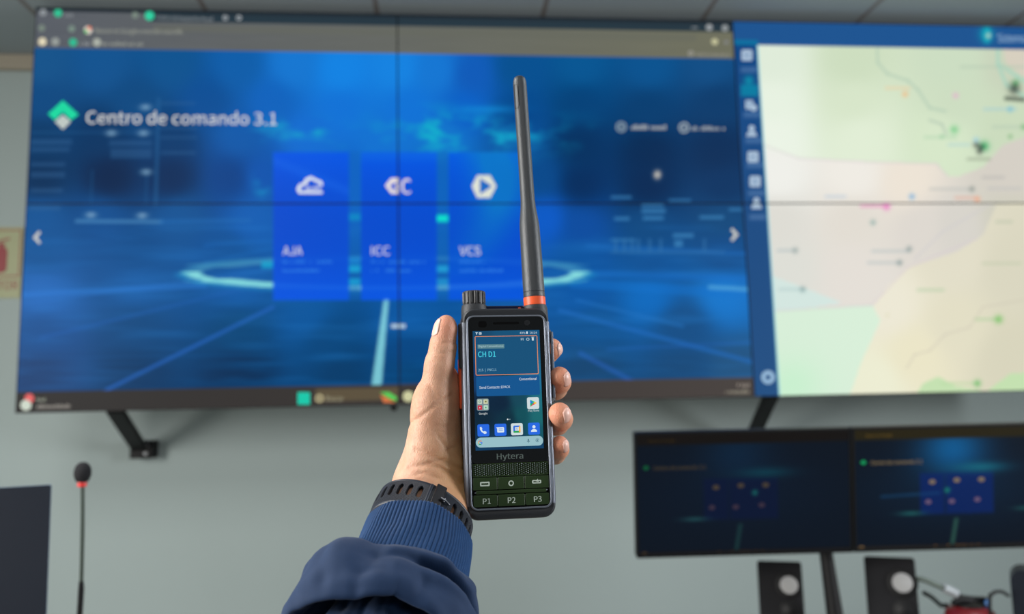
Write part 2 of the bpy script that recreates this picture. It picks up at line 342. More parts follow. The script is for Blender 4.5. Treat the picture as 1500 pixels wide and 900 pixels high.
def paint_wall(X, Z):
    # X,Z: wall coordinates of the picture (0,1.45 is the lower-left corner of the video wall)
    px, py = to_px(np.stack([X, 0*X, Z], -1))
    W = 2.43; v = 1-(Z-1.45)/1.368
    img = interp(px, py, DESK)
    # rising light streaks on the digital floor
    for a, b, w, c, al in (((155,572),(400,450),5,(38,100,190),.75),((35,432),(300,418),8,(45,125,215),.5),((35,445),(400,395),3,(40,115,200),.5),
        ((60,495),(390,415),5,(30,95,175),.5),((820,455),(1100,530),6,(38,110,195),.6),((860,360),(1100,372),6,(30,100,180),.5),((840,400),(1100,408),9,(28,110,200),.45),
        ((840,415),(1105,432),14,(24,115,205),.45),((1040,421),(1095,424),6,(90,170,220),.7),((850,518),(935,563),6,(45,100,190),.6),((890,512),(1105,502),3,(40,100,185),.5),
        ((300,385),(560,330),4,(28,110,190),.35),((845,440),(1000,478),4,(42,120,200),.5),((40,525),(400,520),2,(30,100,170),.35),((600,470),(680,465),2,(30,110,190),.4),((300,360),(398,352),3,(26,105,190),.5)):
        line(img, px, py, a, b, w, c, al, 3.)
    n = fbm(px*.008, py*.09); mixc(img, np.where(py > 330, .35*np.clip(n-.45, 0, 1)*2, 0), (40, 125, 205))
    # light ring on the floor
    for (rx, ry, cx, cy, w, c) in ((285, 22, 565, 400, 5, (130, 215, 220)), (300, 27, 565, 402, 3, (30, 130, 190))):
        th = np.arctan2((py-cy)/ry, (px-cx)/rx); q = np.hypot((px-cx)/rx, (py-cy)/ry)
        d = np.abs(q-1)*np.where(np.abs(np.cos(th)) > .9, 60, ry)
        fade = np.where(py > cy-2, 1, .35)
        mixc(img, np.clip((w/1.6-d)/2+.5, 0, 1)*fade*(w/5), c)
    line(img, px, py, (566,438), (551,570), (7, 15), (140, 218, 225), .85, 3.)
    # cyan clouds around the cards
    m = np.clip(fbm(px*.03+3, py*.06)-.42, 0, 1)*3.2
    g = np.exp(-((px-690)/120)**2-((py-198)/26)**2)+.8*np.exp(-((px-640)/25)**2-((py-190)/25)**2)
    mixc(img, m*g, (25, 170, 205))
    g = np.exp(-((px-430)/60)**2-((py-190)/14)**2)+.8*np.exp(-((px-385)/12)**2-((py-268)/18)**2)
    mixc(img, m*g, (28, 165, 205))
    blob(img, px, py, 710, 160, 45, 5, (25, 140, 215), .7)
    # vertical light between the cards
    for x in (519, 648):
        rect(img, px, py, x-9, x+9, 222, 440, (22, 100, 190), .5)
    for x, y, c, al in ((519,318,(20,150,200),.7),(648,320,(20,225,205),1),(519,382,(30,140,215),.7),(519,394,(30,165,215),.9),(519,413,(30,165,215),.8),(648,394,(40,170,220),.8),(648,413,(40,160,215),.7),(392,388,(25,170,210),.8)):
        rect(img, px, py, x-9, x+9, y-5, y+5, c, al, 4.)
    # the three cards
    for k, x0 in enumerate((400, 529, 657)):
        t = np.clip((py-222)/218, 0, 1)
        base = np.stack([14+0*t, 88-12*np.sin(t*PI), 232-24*np.sin(t*PI)], -1)
        m = np.clip(np.minimum(np.minimum(px-x0, x0+111-px), np.minimum(py-223, 440-py))/2+.5, 0, 1)*(.93 if k < 2 else .85)
        if k == 2:
            g = np.exp(-((px-(728-.0042*(py-285)**2))/34)**2)*np.clip((410-py)/120, 0, 1)+.45*np.clip((px-700)/40, 0, 1)*np.clip((330-py)/80, 0, 1); g = np.clip(g, 0, 1)
            base = base+g[..., None]*(np.array([20, 128, 205])-base)*.85
        if k == 1: base = base+(np.exp(-((py-228)/8)**2)*.3)[..., None]*(np.array([30, 120, 225])-base)
        if k == 0:
            d, _ = sdseg(px, py, 400, 235, 510, 280); base = base+(.35*np.exp(-(d/7)**2))[..., None]*(np.array([35, 110, 240])-base)
        img += m[..., None]*(base-img)
    # faint dashboards
    for x0, x1, y0, y1 in ((45,105,204,212),(45,102,216,222),(160,222,206,214),(162,222,218,232),(45,95,238,244),(45,95,252,260),(45,92,276,282),(42,88,302,308),(235,285,150,153),(235,288,186,189),(235,288,200,203),(236,286,222,226)):
        rect(img, px, py, x0, x1, y0, y1, (60, 105, 155), .38, 3.)
    for a, b, w in (((40,194),(225,194),2),((232,145),(228,300),5),((135,250),(133,300),2),((215,255),(213,300),2)):
        line(img, px, py, a, b, w, (45, 105, 160), .45, 2.)
    for x, y in ((213,157),(163,195),(210,195),(214,252),(133,315),(208,316)): blob(img, px, py, x, y, 8, 4, (150, 185, 210), .75)
    line(img, px, py, (112,324), (236,325), 5, (80, 140, 190), .7, 3.); line(img, px, py, (236,325), (365,323), 6, (35, 110, 185), .5, 4.)
    for x0, x1, y0, y1 in ((895,925,287,291),(940,972,298,303),(940,975,306,312),(942,972,317,322),(980,1012,292,295),(900,922,318,323),(1025,1060,316,321),(1068,1087,305,309),(986,1016,342,348),(988,1000,352,362),(895,930,350,353)):
        rect(img, px, py, x0, x1, y0, y1, (65, 135, 190), .7, 3.)
    for x in (902, 915, 926, 935, 952, 968, 1032): rect(img, px, py, x-2, x+2, 350, 368, (55, 115, 170), .6, 2.)
    rect(img, px, py, 895, 1062, 368, 371, (55, 115, 170), .6, 2.)
    blob(img, px, py, 963, 256, 5, 6, (215, 205, 190), 1.)
    # browser rows
    u = X/W
    bar = np.stack([92+22*u, 96+18*u, 104-8*u], -1)+4*(vnoise(px*.02, v*900)-.5)[..., None]
    img = np.where((v < .1055)[..., None], bar, img)
    img = np.where(((v < .031) & ((u > .152) | (v < .008)))[..., None], np.array([44, 58, 68.]), img)
    img = np.where((v < .012)[..., None], np.array([40, 48, 56.]), img)
    rect(img, px, v*1000, 225, 1020, 40, 58, (104, 106, 96), .5, 3.)
    # task bar
    tb = np.stack([50+26*u, 47+22*u, 46+20*u], -1)
    img = np.where((v > .951)[..., None], tb, img)
    rect(img, px, v*1000, 462, 584, 958, 988, (98, 86, 66), .9, 3.)
    # ---------------- the map desktop
    R = X > W
    mp = interp(px, py, MAPC)
    pk = interp(px, py, MAPP); yl = interp(px, py, MAPY)
    P = inside(px, py, [(1100,212),(1170,232),(1280,237),(1372,240),(1388,258),(1405,258),(1440,245),(1470,212),(1560,180),(1560,470),(1100,470)])
    mp = np.where(P[..., None], pk, mp)
    Y = inside(px, py, [(1230,600),(1262,520),(1285,470),(1278,450),(1300,420),(1330,392),(1400,370),(1440,345),(1460,300),(1560,290),(1560,600)])
    mp = np.where(Y[..., None], yl, mp)
    G = inside(px, py, [(1120,458),(1180,452),(1278,447),(1290,470),(1262,530),(1238,600),(1120,600)])
    mp = np.where(G[..., None], np.array([216, 238, 216.]), mp)
    mp = np.where(inside(px, py, [(1120,400),(1160,415),(1235,444),(1180,452),(1120,458)])[..., None], np.array([212, 230, 224.]), mp)
    blob(mp, px, py, 1160, 565, 45, 40, (198, 240, 205), .8)
    for poly in ([(1330,600),(1352,562),(1375,552),(1400,566),(1440,572),(1440,600)], [(1420,600),(1450,570),(1480,548),(1560,540),(1560,600)]):
        mp = np.where(inside(px, py, poly)[..., None], np.array([196, 224, 176.]), mp)
    for a, b in (((1120,213),(1170,232)),((1170,232),(1280,238)),((1280,238),(1372,240)),((1372,240),(1388,258)),((1278,447),(1330,392)),((1330,392),(1430,350)),((1130,456),(1278,447))):
        line(mp, px, py, a, b, 2, (214, 200, 208), .6, 2.)
    def poly(pts, w, c, al):
        for a, b in zip(pts, pts[1:]): line(mp, px, py, a, b, w, c, al, 2.)
    poly([(1285,72),(1286,92),(1300,108),(1330,118),(1345,132),(1362,158),(1385,163)], 4, (180, 204, 182), .7)
    poly([(1362,176),(1380,182),(1386,196)], 4, (180, 200, 180), .7)
    poly([(1462,72),(1462,95),(1475,125),(1500,140)], 5, (168, 212, 192), .8); poly([(1465,95),(1490,112),(1520,130)], 5, (168, 212, 192), .8)
    mp = np.where(inside(px, py, [(1470,72),(1474,92),(1500,112),(1560,125),(1560,72)])[..., None], np.array([216, 208, 192.]), mp)
    poly([(1328,540),(1340,520),(1362,514),(1385,490),(1420,480),(1440,450),(1500,440)], 2, (205, 198, 180), .7)
    poly([(1340,380),(1380,340),(1450,300)], 2, (205, 202, 205), .7)
    for x0, x1, y, c in ((1298,1332,129,(240,205,160)),(1442,1488,160,(160,205,215)),(1355,1400,201,(175,212,175)),(1390,1420,212,(175,212,215)),(1408,1500,98,(180,200,178)),(1210,1238,288,(180,200,220)),(1363,1424,277,(185,188,184)),
        (1262,1300,302,(235,130,190)),(1455,1500,186,(180,200,180)),(1140,1160,367,(170,185,190)),(1278,1330,368,(175,188,190)),(1272,1318,385,(175,188,190)),(1142,1178,424,(175,200,200)),(1345,1382,425,(170,200,160)),(1430,1465,468,(165,205,150)),(1380,1432,562,(180,215,160)),
        (1440,1495,386,(190,200,170)),(1440,1470,260,(180,178,176)),(1448,1495,276,(190,190,190)),(1418,1450,233,(140,150,130)),(1460,1482,325,(180,190,165)),(1400,1430,290,(230,170,150))):
        line(mp, px, py, (x0, y), (x1, y), 4, c, .55, 3.)
    for x, y, r, c in ((1326,138,4,(250,180,120)),(1400,140,4,(235,170,210)),(1398,190,6,(110,200,130)),(1336,288,4,(90,160,220)),(1299,303,5,(235,110,195)),(1432,292,4,(245,160,120)),(1480,160,4,(110,185,215)),(1279,326,4,(130,165,160)),(1165,367,4,(130,150,150)),
        (1332,365,4,(120,140,140)),(1318,385,4,(120,140,140)),(1176,424,4,(120,150,150)),(1463,468,6,(110,190,90)),(1432,562,5,(90,180,90)),(1442,214,7,(40,170,90)),(1437,216,5,(50,60,60)),(1430,212,4,(60,60,60)),(1435,222,4,(60,60,60)),(1430,205,4,(150,205,230)),(1488,122,5,(60,170,90)),(1486,130,8,(50,55,50)),(1424,277,4,(130,140,135)),
        (1380,200,3,(150,200,160)),(1480,200,3,(110,170,110)),(1300,462,3,(225,220,190)),(1500,186,4,(110,170,110))):
        blob(mp, px, py, x, y, r, r, c, .75)
    line(mp, px, py, (1474,144), (1500,146), 6, (80, 90, 80), .8, 3.)
    # header and icon column of that desktop
    side = np.stack([24+14*np.clip(v, 0, 1), 72+8*v, 132-2*v], -1)
    xs = on_y(1111, 66)[0]; xb = on_y(1142, 582)[0]; xe = (xs+xb)/2
    mp = np.where((X < xe)[..., None], side, mp)
    hd = np.array([36, 86, 146.]); mp = np.where((v < .066)[..., None], hd, mp)
    mp = np.where(((v > .054) & (v < .066) & (X < xe))[..., None], np.array([22, 112, 160.]), mp)
    mp = np.where(((np.abs(X-xe) < .003) & (v > .066))[..., None], np.array([150, 215, 225.]), mp)
    rect(mp, px, py, 1085, 1111, 124, 141, (18, 130, 165), .9, 3.); blob(mp, px, py, 1097, 118, 7, 7, (20, 150, 175), .9)
    for y, x in ((102,1097),(168,1101),(206,1104),(242,1106),(283,1108),(318,1110)):
        rect(mp, px, py, x-12, x+12, y-4, y+4, (84, 120, 168), .65, 3.)
    line(mp, px, py, (1446,44), (1446,58), 10, (30, 175, 190), .8, 5.); blob(mp, px, py, 1445, 50, 10, 11, (20, 165, 185), .9); blob(mp, px, py, 1448, 52, 4, 4, (200, 215, 195), .9)
    img = np.where(R[..., None], mp, img)
    return np.clip(lin(np.clip(img, 0, 255))-np.array([.005, .0035, .0035]), 0, 1)

# overlays with crisp outlines (words and icons) : list of (verts2d in wall X/Z, faces, colour)
OV = []
def wall_text(t, x0, y0, x1, y1, col, h=None):           # baseline from pixel (x0,y0) to (x1,y1); h = cap height in pixels
    a = on_y(x0, y0); b = on_y(x1, y1); w = np.linalg.norm(b-a)
    hh = None
    if h: hh = np.linalg.norm(on_y(x0, y0-h)-a)
    v, f = text2d(t, 0, 0, w, hh); d = (b-a)/w
    OV.append((np.c_[a[0]+v[:, 0]*d[0], a[2]+v[:, 0]*d[2]+v[:, 1]], f, lin(col)))
def wall_poly(pts, col, hole=None):
    P = [on_y(x, y) for x, y in pts]
    if hole is None: OV.append((np.array([(p[0], p[2]) for p in P]), [tuple(range(len(P)))], lin(col)))
    else:
        Q = [on_y(x, y) for x, y in hole]; n = len(P)
        OV.append((np.array([(p[0], p[2]) for p in P+Q]), [(i, (i+1) % n, n+(i+1) % n, n+i) for i in range(n)], lin(col)))
def wcirc(x, y, r, col, r2=None):
    c = lambda q: [(x+q*math.cos(2*PI*k/16), y+q*math.sin(2*PI*k/16)) for k in range(16)]
    wall_poly(c(r), col, c(r2) if r2 else None)
def scribble(x0, x1, y, h, col, slope=0.):               # an unreadable little line of letters
    r = random.Random(int(x0*7+y)); x = x0
    while x < x1:
        w = r.uniform(1.6, 3.4); hh = h*r.choice((.7, .7, 1.)); yy = y+(x-x0)*slope
        if r.random() > .16: wall_poly([(x, yy), (x+w*.8, yy), (x+w*.8, yy-hh), (x, yy-hh)], col)
        x += w+.6
WH = (225, 226, 222); GY = (150, 156, 160)
wall_text('Centro de comando 3.1', 126, 181, 405, 183, WH, 18)
wall_poly([(92,147),(115,168),(104,176),(92,164),(80,176),(70,167)], (28, 215, 160))
wall_poly([(92,190),(80,178),(92,168),(104,178)], (190, 200, 195))
wall_text('Centro de Despacho Visual', 229, 28, 312, 31, GY, 6)
wall_text('Buscar en Google o escribir una URL', 140, 48, 268, 50, (160, 164, 150), 7)
wall_text('AJA', 94, 25, 107, 25, GY, 6); scribble(117, 130, 66, 5, GY); scribble(149, 212, 66, 5, (150, 155, 148), .02)
for x, y, r, c in ((63,18,5,GY),(85,19,6,(50,190,145)),(198,22,5,(120,135,125)),(219,23,7,(50,205,160)),(330,26,4,GY),(350,26,4,GY),(61,41,5,(120,134,124)),(105,42,5,(120,140,130)),(129,44,6,(225,215,205)),
                   (62,61,6,(225,215,185)),(81,61,6,(150,156,152)),(107,62,6,(50,185,145)),(142,62,6,(170,175,165)),(1039,40,5,(150,155,158)),(1062,41,5,(140,146,148)),(1047,61,5,(190,188,150)),(1064,62,3,(130,132,132))):
    wcirc(x, y, r, c, r*.35 if c in (GY,) else None)
wcirc(131, 41, 3, (220, 120, 90)); wcirc(126, 46, 3, (110, 190, 120))
wall_poly([(1013,41),(1022,41),(1022,39.5),(1013,39.5)], GY)
wcirc(1012, 78, 4, (160, 158, 150), 2); wall_text('Todos los marcadores', 1019, 82, 1069, 83, (160, 158, 150), 5)
wcirc(910, 186, 8, (130, 150, 165), 5); wcirc(910, 186, 3, (120, 140, 155)); scribble(925, 978, 190, 7, (170, 176, 178))
wcirc(1002, 187, 8, (150, 165, 175), 5); wcirc(1002, 187, 2.5, (150, 165, 175)); scribble(1013, 1060, 191, 6, (160, 168, 174))
for s, x, y in ((-1, 54, 348), (1, 1076, 344)):
    wall_poly([(x+s*6, y), (x-s*3, y-10), (x-s*6, y-7), (x, y), (x-s*6, y+7), (x-s*3, y+10)], (200, 202, 198))
# card pictograms
wall_text('AJA', 414, 374, 443, 374, WH, 13); wall_text('ICC', 544, 374, 571, 374, WH, 13); wall_text('VCS', 673, 374, 704, 374, WH, 13)
for x, a, b in ((414, 488, 468), (544, 621, 601), (673, 715, 736)):
    scribble(x, a, 386, 5, (40, 120, 225)); scribble(x, b, 399, 5, (40, 120, 225))
cl = [(437,283),(434,277),(438,270),(444,268),(447,262),(455,258),(463,262),(472,266),(473,272)]
wall_poly(cl, (225, 232, 240), [(441,281),(440,276),(443,273),(449,271),(451,266),(456,263),(461,266),(468,269),(470,272)])
wall_poly([(437,284),(472,284),(473,280),(441,280)], (225, 232, 240)); wall_text('AJA', 448, 279, 470, 279, (225, 232, 240), 7)
wall_poly([(578,261),(573,261),(564,272),(573,284),(585,284),(585,261)], (236, 226, 222)); wall_poly([(576,268),(571,273),(577,279),(582,279),(578,273),(583,268)], (40, 80, 210))
wall_text('C', 588, 284, 602, 284, (236, 226, 222), 22); wall_text('C', 589, 284, 602, 284, (236, 226, 222), 21)
wall_poly([(699,257),(718,257),(727,273),(718,290),(699,290),(691,273)], (222, 226, 214))
wall_poly([(703,261),(703,285),(721,273)], (30, 105, 195))
wall_poly([(573,475),(573,481),(594,481),(594,475)], (170, 195, 215))
# task bar
wcirc(43, 584, 7, (225, 100, 100)); wcirc(38, 594, 8, (205, 215, 200)); scribble(54, 66, 588, 5, (150, 155, 140)); scribble(54, 110, 599, 6, (150, 145, 138), -.02)
wall_poly([(436,575),(454,575),(454,593),(436,593)], (25, 200, 170)); wcirc(468, 584, 6, (190, 180, 140), 3); wall_text('Buscar', 478, 588, 503, 588, (160, 156, 130), 8)
wall_poly([(557,575),(570,575),(581,582),(581,588),(570,584)], (90, 205, 90)); wall_poly([(557,578),(572,586),(580,590),(562,590)], (215, 120, 70))
wcirc(598, 581, 8, (205, 205, 160)); scribble(1080, 1096, 567, 5, (150, 140, 130)); scribble(1063, 1097, 577, 6, (140, 135, 120))
# map desktop icons
for k, (x, y) in enumerate(((1094, 81), (1099, 154), (1101, 192), (1103, 230), (1106, 266), (1108, 298))):
    ic = (168, 190, 212)
    if k in (0, 3, 4):
        wall_poly([(x-7,y-8),(x+7,y-8),(x+8,y-6),(x+8,y+6),(x+7,y+8),(x-7,y+8),(x-8,y+6),(x-8,y-6)], ic)
        wall_poly([(x-4,y-1),(x+4,y-1),(x+4,y+1),(x-4,y+1)] if k != 4 else [(x-1,y-4),(x+1,y-4),(x+1,y+4),(x-1,y+4)], (60, 110, 165))
    elif k == 1:
        wall_poly([(x-7,y-7),(x+4,y-7),(x+4,y+6),(x-7,y+6)], ic); wcirc(x+5, y+4, 5, ic); wall_poly([(x-4,y-3),(x+1,y-3),(x+1,y-1),(x-4,y-1)], (60, 110, 165))
    else:
        wcirc(x, y-4, 4.5, ic); wall_poly([(x-8,y+8),(x-6,y+2),(x,y),(x+6,y+2),(x+8,y+8)], ic)
wcirc(1125, 553, 10, (150, 185, 215), 4)
wall_text('Sistema', 1462, 62, 1502, 62, (150, 185, 215), 12)

PW, PH, GAP = 1.215, .684, .0018
PW_LABELS = {(0,1): 'video wall panel at top left, showing a large white title beside a green diamond logo', (1,1): 'video wall panel behind the upper antenna, with a hexagonal play icon and two small menu entries',
 (0,0): 'video wall panel at lower left, with the left end of the taskbar and a search box', (1,0): 'video wall panel behind the handheld radio, lower half of a dark blue desktop ending in a clock',
 (2,1): 'upper right video wall panel showing a pale green map under a blue header', (2,0): 'lower right video wall panel showing a cream and green map'}
def clip_to(v, f, ax, lim, keep_less):                  # clip polygons (2-D) against an axis-aligned line
    out = []
    for q in f:
        P = [v[i] for i in q] if not isinstance(q, np.ndarray) else list(q)
        R_ = []
        for i in range(len(P)):
            a, b = P[i], P[(i+1) % len(P)]; ia = (a[ax] < lim) == keep_less; ib = (b[ax] < lim) == keep_less
            if ia: R_.append(a)
            if ia != ib: t = (lim-a[ax])/(b[ax]-a[ax]); R_.append(a+(b-a)*t)
        if len(R_) > 2: out.append(np.array(R_))
    return out
for (i, j), lab in PW_LABELS.items():
    x0, x1 = i*PW, (i+1)*PW; z0, z1 = 1.45+j*PH, 1.45+(j+1)*PH
    cx, cz = (x0+x1)/2, (z0+z1)/2
    t = thing('video_wall_panel', lab, 'screen', loc=(cx, 0, cz), group='panels of the video wall')
    w, h = PW/2-.0004, PH/2-.0004
    if (i, j) == (0, 0): PANEL00 = t
    MB().box(-w, w, .008, .075, -h, h).build('housing', M_black, t, bevel=.002)
    sw, sh = w-GAP, h-GAP
    MB().ring([(-w,-h),(w,-h),(w,h),(-w,h)], [(-sw,-sh),(sw,-sh),(sw,sh),(-sw,sh)], -.001, .008).build('bezel', M_bezel, t)
    nx, nz = 250, 142
    gx, gz = np.meshgrid(np.linspace(-sw, sw, nx), np.linspace(-sh, sh, nz), indexing='ij')
    C = paint_wall(gx+cx, gz+cz).reshape(-1, 3)
    s = MB(); idx = np.arange(nx*nz).reshape(nx, nz)
    fs = np.stack([idx[:-1, :-1], idx[1:, :-1], idx[1:, 1:], idx[:-1, 1:]], -1).reshape(-1, 4)
    s.add(np.c_[gx.ravel(), np.full(nx*nz, .0008), gz.ravel()], [tuple(q) for q in fs.tolist()], C)
    for k, (v, f, c) in enumerate(OV):
        if v[:, 0].max() < cx-sw or v[:, 0].min() > cx+sw or v[:, 1].max() < cz-sh or v[:, 1].min() > cz+sh: continue
        P = [np.array([v[a] for a in q]) for q in f]
        for ax, lim, kl in ((0, cx+sw, True), (0, cx-sw, False), (1, cz+sh, True), (1, cz-sh, False)): P = clip_to(None, P, ax, lim, kl)
        for q in P: s.add([(p[0]-cx, .0005-.000004*k, p[1]-cz) for p in q], [tuple(range(len(q)))], c)
    s.build('screen', S_wall, t, col=True)

# steel arms that hold the wall of panels
def bracket(px_top, px_bot, label, side):
    a = on_y(px_top[0], px_top[1], .05); a[2] = 1.455; b = on_y(px_bot[0], px_bot[1], WY-.05)
    b[1] = WY-.05
    t = thing('wall_bracket', label, 'bracket', loc=tuple(b), group='steel brackets under the video wall')
    p = MB(); d = a-b; n = np.array([1, 0, 0]); w = .026; th = .012; L = np.linalg.norm(d); u = d/L; m_ = np.cross(n, u)
    vs = [q*u+sx*w*n+sy*th*m_ for q in (0, L*1.0) for sx in (-1, 1) for sy in (-1, 1)]
    p.add(vs, [(0, 1, 3, 2), (4, 6, 7, 5), (0, 4, 5, 1), (2, 3, 7, 6), (0, 2, 6, 4), (1, 5, 7, 3)])
    p.build('arm', M_steel, t, bevel=.002)
    MB().box(-.03, .05, -.02, .05, -.035, .03).build('wall_plate', M_steel, t, bevel=.003)
    for z in (-.018, .014):
        MB().lathe([(.009, 0), (.009, .006), (.005, .008)], 12, Matrix.Translation((.03, -.02, z)) @ Matrix.Rotation(PI/2, 4, 'X')).build('bolt', M_bolt, t, smooth=40)
bracket((168, 603), (205, 658), 'black steel bracket under the left end of the video wall, above the microphone', 1)
bracket((1130, 583), (1098, 650), 'black steel bracket below the map screens, partly behind the left desk monitor', -1)
bump_ = MB().lathe([(.004, 0), (.011, .003), (.012, .012), (.006, .02)], 16, Matrix.Translation((on_y(577, 596, .03)[0]-PANEL00.location[0], .03, -PH/2)) @ Matrix.Rotation(PI, 4, 'X'))
bump_.build('fixing_knob', M_black, PANEL00, smooth=50)

# ------------------------------------------------------------------ wall sign
sg = on_y(-5, 385, WY); s_h = .275; s_w = .2
sx1 = on_y(33, 385, WY)[0]; scx = sx1-s_w/2
t = thing('fire_extinguisher_sign', 'cream fire extinguisher sign with red pictogram on the wall at the far left', 'sign', loc=(scx, WY, sg[2]))
MB().prism(rrect(-s_w/2, s_w/2, -s_h/2, s_h/2, .006), -.004, 0).build('board', M_sign, t)
p = MB()
p.ring(rrect(-.093, .093, -.055, .128, .004), rrect(-.089, .089, -.051, .124, .004), -.0048, -.004)
p.prism(rrect(.004, .045, -.04, .06, .018), -.0055, -.004); p.prism(rrect(.014, .034, .06, .075, .003), -.0055, -.004)
p.prism([(.01, .078), (.05, .088), (.052, .096), (.01, .084)], -.0055, -.004); p.prism(rrect(-.05, -.02, -.04, .03, .012), -.0055, -.004)
for a, b in (((.014, .07), (-.005, .055)), ((-.005, .055), (-.008, .02)), ((-.008, .02), (-.01, -.01))):
    p.tube([(a[0], -.0048, a[1]), (b[0], -.0048, b[1])], .003, 8)
p.build('pictogram', M_signred, t)
v, f = text2d('EXTINTOR', -.09, -.105, .18, .034); p = MB(); p.add([(a, -.0046, b) for a, b in v], f); p.build('lettering', M_signred, t)

# ------------------------------------------------------------------ desks (below the frame, carrying the desk things)
DZ = .72
def desk(name_label, x0, x1, y0, y1):
    t = thing('desk', name_label, 'desk', loc=((x0+x1)/2, (y0+y1)/2, 0))
    w, d = (x1-x0)/2, (y1-y0)/2
    MB().box(-w, w, -d, d, DZ-.03, DZ).build('desktop', M_desk, t, bevel=.003)
    for sx in (-1, 1):
        for sy in (-1, 1):
            cx, cy = sx*(w-.05), sy*(d-.05)
            MB().box(cx-.025, cx+.025, cy-.025, cy+.025, 0, DZ-.03).build('leg', M_desk_leg, t, bevel=.003)
desk('laminate desk carrying the two monitors and the speakers', 1.35, 3.7, -1.15, -.25)
desk('laminate desk carrying the gooseneck microphone at left', -.3, 1.05, -2.0, -1.2)

# ------------------------------------------------------------------ right-hand monitors on one pole
def mon_paint(gx, gz, w, h, k):                        # dim copy of the big desktop seen at a steep angle
    X = (gx+w)/(2*w); V = (h-gz)/(2*h)
    img = np.zeros(gx.shape+(3,)); img[:] = (9, 19, 31)
    base = k
    mixc(img, np.exp(-((X-.47)/.16)**2-((V-.2)/.22)**2)*(.55+.45*base), (10, 45, 75) if base < .5 else (12, 90, 145))
    mixc(img, np.exp(-((X-.5)/.45)**2-((V-.5)/.3)**2)*.35, (10, 30, 55) if base < .5 else (12, 50, 85))
    c = (7, 20, 50) if base < .5 else (6, 34, 94)
    for x in (.37, .49, .6): rect(img, X*300, V*170, x*300-17, x*300+17, .38*170, .71*170, c, .85, 4.)
    blob(img, X, V, .60, .34, .12, .04, (10, 60, 75) if base < .5 else (20, 105, 125), .8)
    line(img, X*300, V*170, (.48*300, .76*170), (.46*300, .95*170), 5, (25, 60, 60) if base < .5 else (50, 95, 80), .8, 4.)
    blob(img, X, V, .27, .70, .06, .015, (30, 75, 80) if base < .5 else (30, 95, 95), .9)
    if base > .5: blob(img, X, V, .8, .68, .05, .015, (30, 80, 80), .8); line(img, X*300, V*170, (40, 95), (120, 92), 3, (20, 75, 120), .6, 3.)
    blob(img, X, V, .55, .50, .012, .02, (20, 110, 100), .9) if base < .5 else blob(img, X, V, .44, .52, .012, .02, (25, 140, 110), .9)
    mixc(img, np.clip((.11-V)*60, 0, 1), (20, 17, 15) if base < .5 else (38, 33, 16))
    mixc(img, np.clip((V-.95)*80, 0, 1), (20, 17, 18) if base < .5 else (30, 24, 22))
    return lin(np.clip(img, 0, 255))
def monitor(c, yaw, tilt, w, h, k, label):
    R_ = Matrix.Rotation(-yaw, 4, 'Z') @ Matrix.Rotation(-tilt, 4, 'X'); M = Matrix.Translation(c) @ R_
    t = thing('monitor', label, 'monitor', M=M, group='monitors on the shared pole')
    MB().box(-w, w, .004, .03, -h, h).box(-w*.5, w*.5, .03, .05, -h*.6, h*.5).build('housing', M_black, t, bevel=.003)
    b = .006
    MB().ring([(-w,-h),(w,-h),(w,h),(-w,h)], [(-w+b,-h+b*1.8),(w-b,-h+b*1.8),(w-b,h-b),(-w+b,h-b)], -.002, .004).build('bezel', M_bezel, t, bevel=.0008)
    nx, nz = 160, 92; gx, gz = np.meshgrid(np.linspace(-w+b, w-b, nx), np.linspace(-h+b*1.8, h-b, nz), indexing='ij')
    idx = np.arange(nx*nz).reshape(nx, nz); fs = np.stack([idx[:-1, :-1], idx[1:, :-1], idx[1:, 1:], idx[:-1, 1:]], -1).reshape(-1, 4)
    s = MB(); s.add(np.c_[gx.ravel(), np.zeros(nx*nz), gz.ravel()], [tuple(q) for q in fs.tolist()], mon_paint(gx, gz, w, h, k).reshape(-1, 3))
    g = .5 if k < .5 else .9
    def lay(v, f, col): s.add([(a, -.0006, b_) for a, b_ in v], f, lin(np.array(col)*g))
    X = lambda u: -w+2*w*u
    Z = lambda vv: h-2*h*vv
    v, f = text2d('Centro de comando 3.1', X(.085), Z(.30), 2*w*.24, .010); lay(v, f, (150, 130, 90))
    lay([(X(.05)-.008, Z(.28)), (X(.05), Z(.30)), (X(.05)+.008, Z(.28)), (X(.05), Z(.26))], [(0, 1, 2, 3)], (20, 170, 100))
    for x, y in ((.37, .45), (.485, .44), (.6, .44)):
        P = circ(X(x), Z(y), .0085, .006, 12); lay(P, [tuple(range(12))], (135, 118, 98))
    for x, y in ((.35, .61), (.46, .61), (.58, .6)):
        P = circ(X(x), Z(y), .008, .006, 12); lay(P, [tuple(range(12))], (110, 90, 120))
    v, f = text2d('Buscar en Google', X(.065), Z(.075), 2*w*.12, .006); lay(v, f, (120, 95, 40))
    for x in (.38, .44, .48, .5, .52, .55, .58): P = circ(X(x), Z(.97), .005, .004, 8); lay(P, [tuple(range(8))], (110, 80, 40))
    P = circ(X(.035), Z(.965), .007, .005, 10); lay(P, [tuple(range(10))], (120, 95, 60))
    s.build('screen', S_mon, t, col=True)
    return M
mw, mh = .27, .155
c1 = at(1090, 722.5, 2.03); c1 = (c1[0], c1[1], c1[2])
M1 = monitor(c1, .064, -.13, mw, mh, 0., 'left monitor of the pair, its desktop picture almost black')
r1 = np.array([math.cos(.064), -math.sin(.064), 0]); c2 = np.array(c1)+r1*(mw*2+.003)
M2 = monitor(tuple(c2), .064, -.13, mw, mh, 1., 'right monitor of the pair, its dim desktop picture tinted blue')
base = np.array(c1)+r1*(mw-.045)
t = thing('monitor_stand', 'black pole stand rising between the two speakers under the monitors', 'stand', loc=(base[0]+.03, base[1]+.075, DZ))
p0 = np.array([0, 0, .0]); p1 = np.array([-.03, .02, c1[2]-DZ-.0])
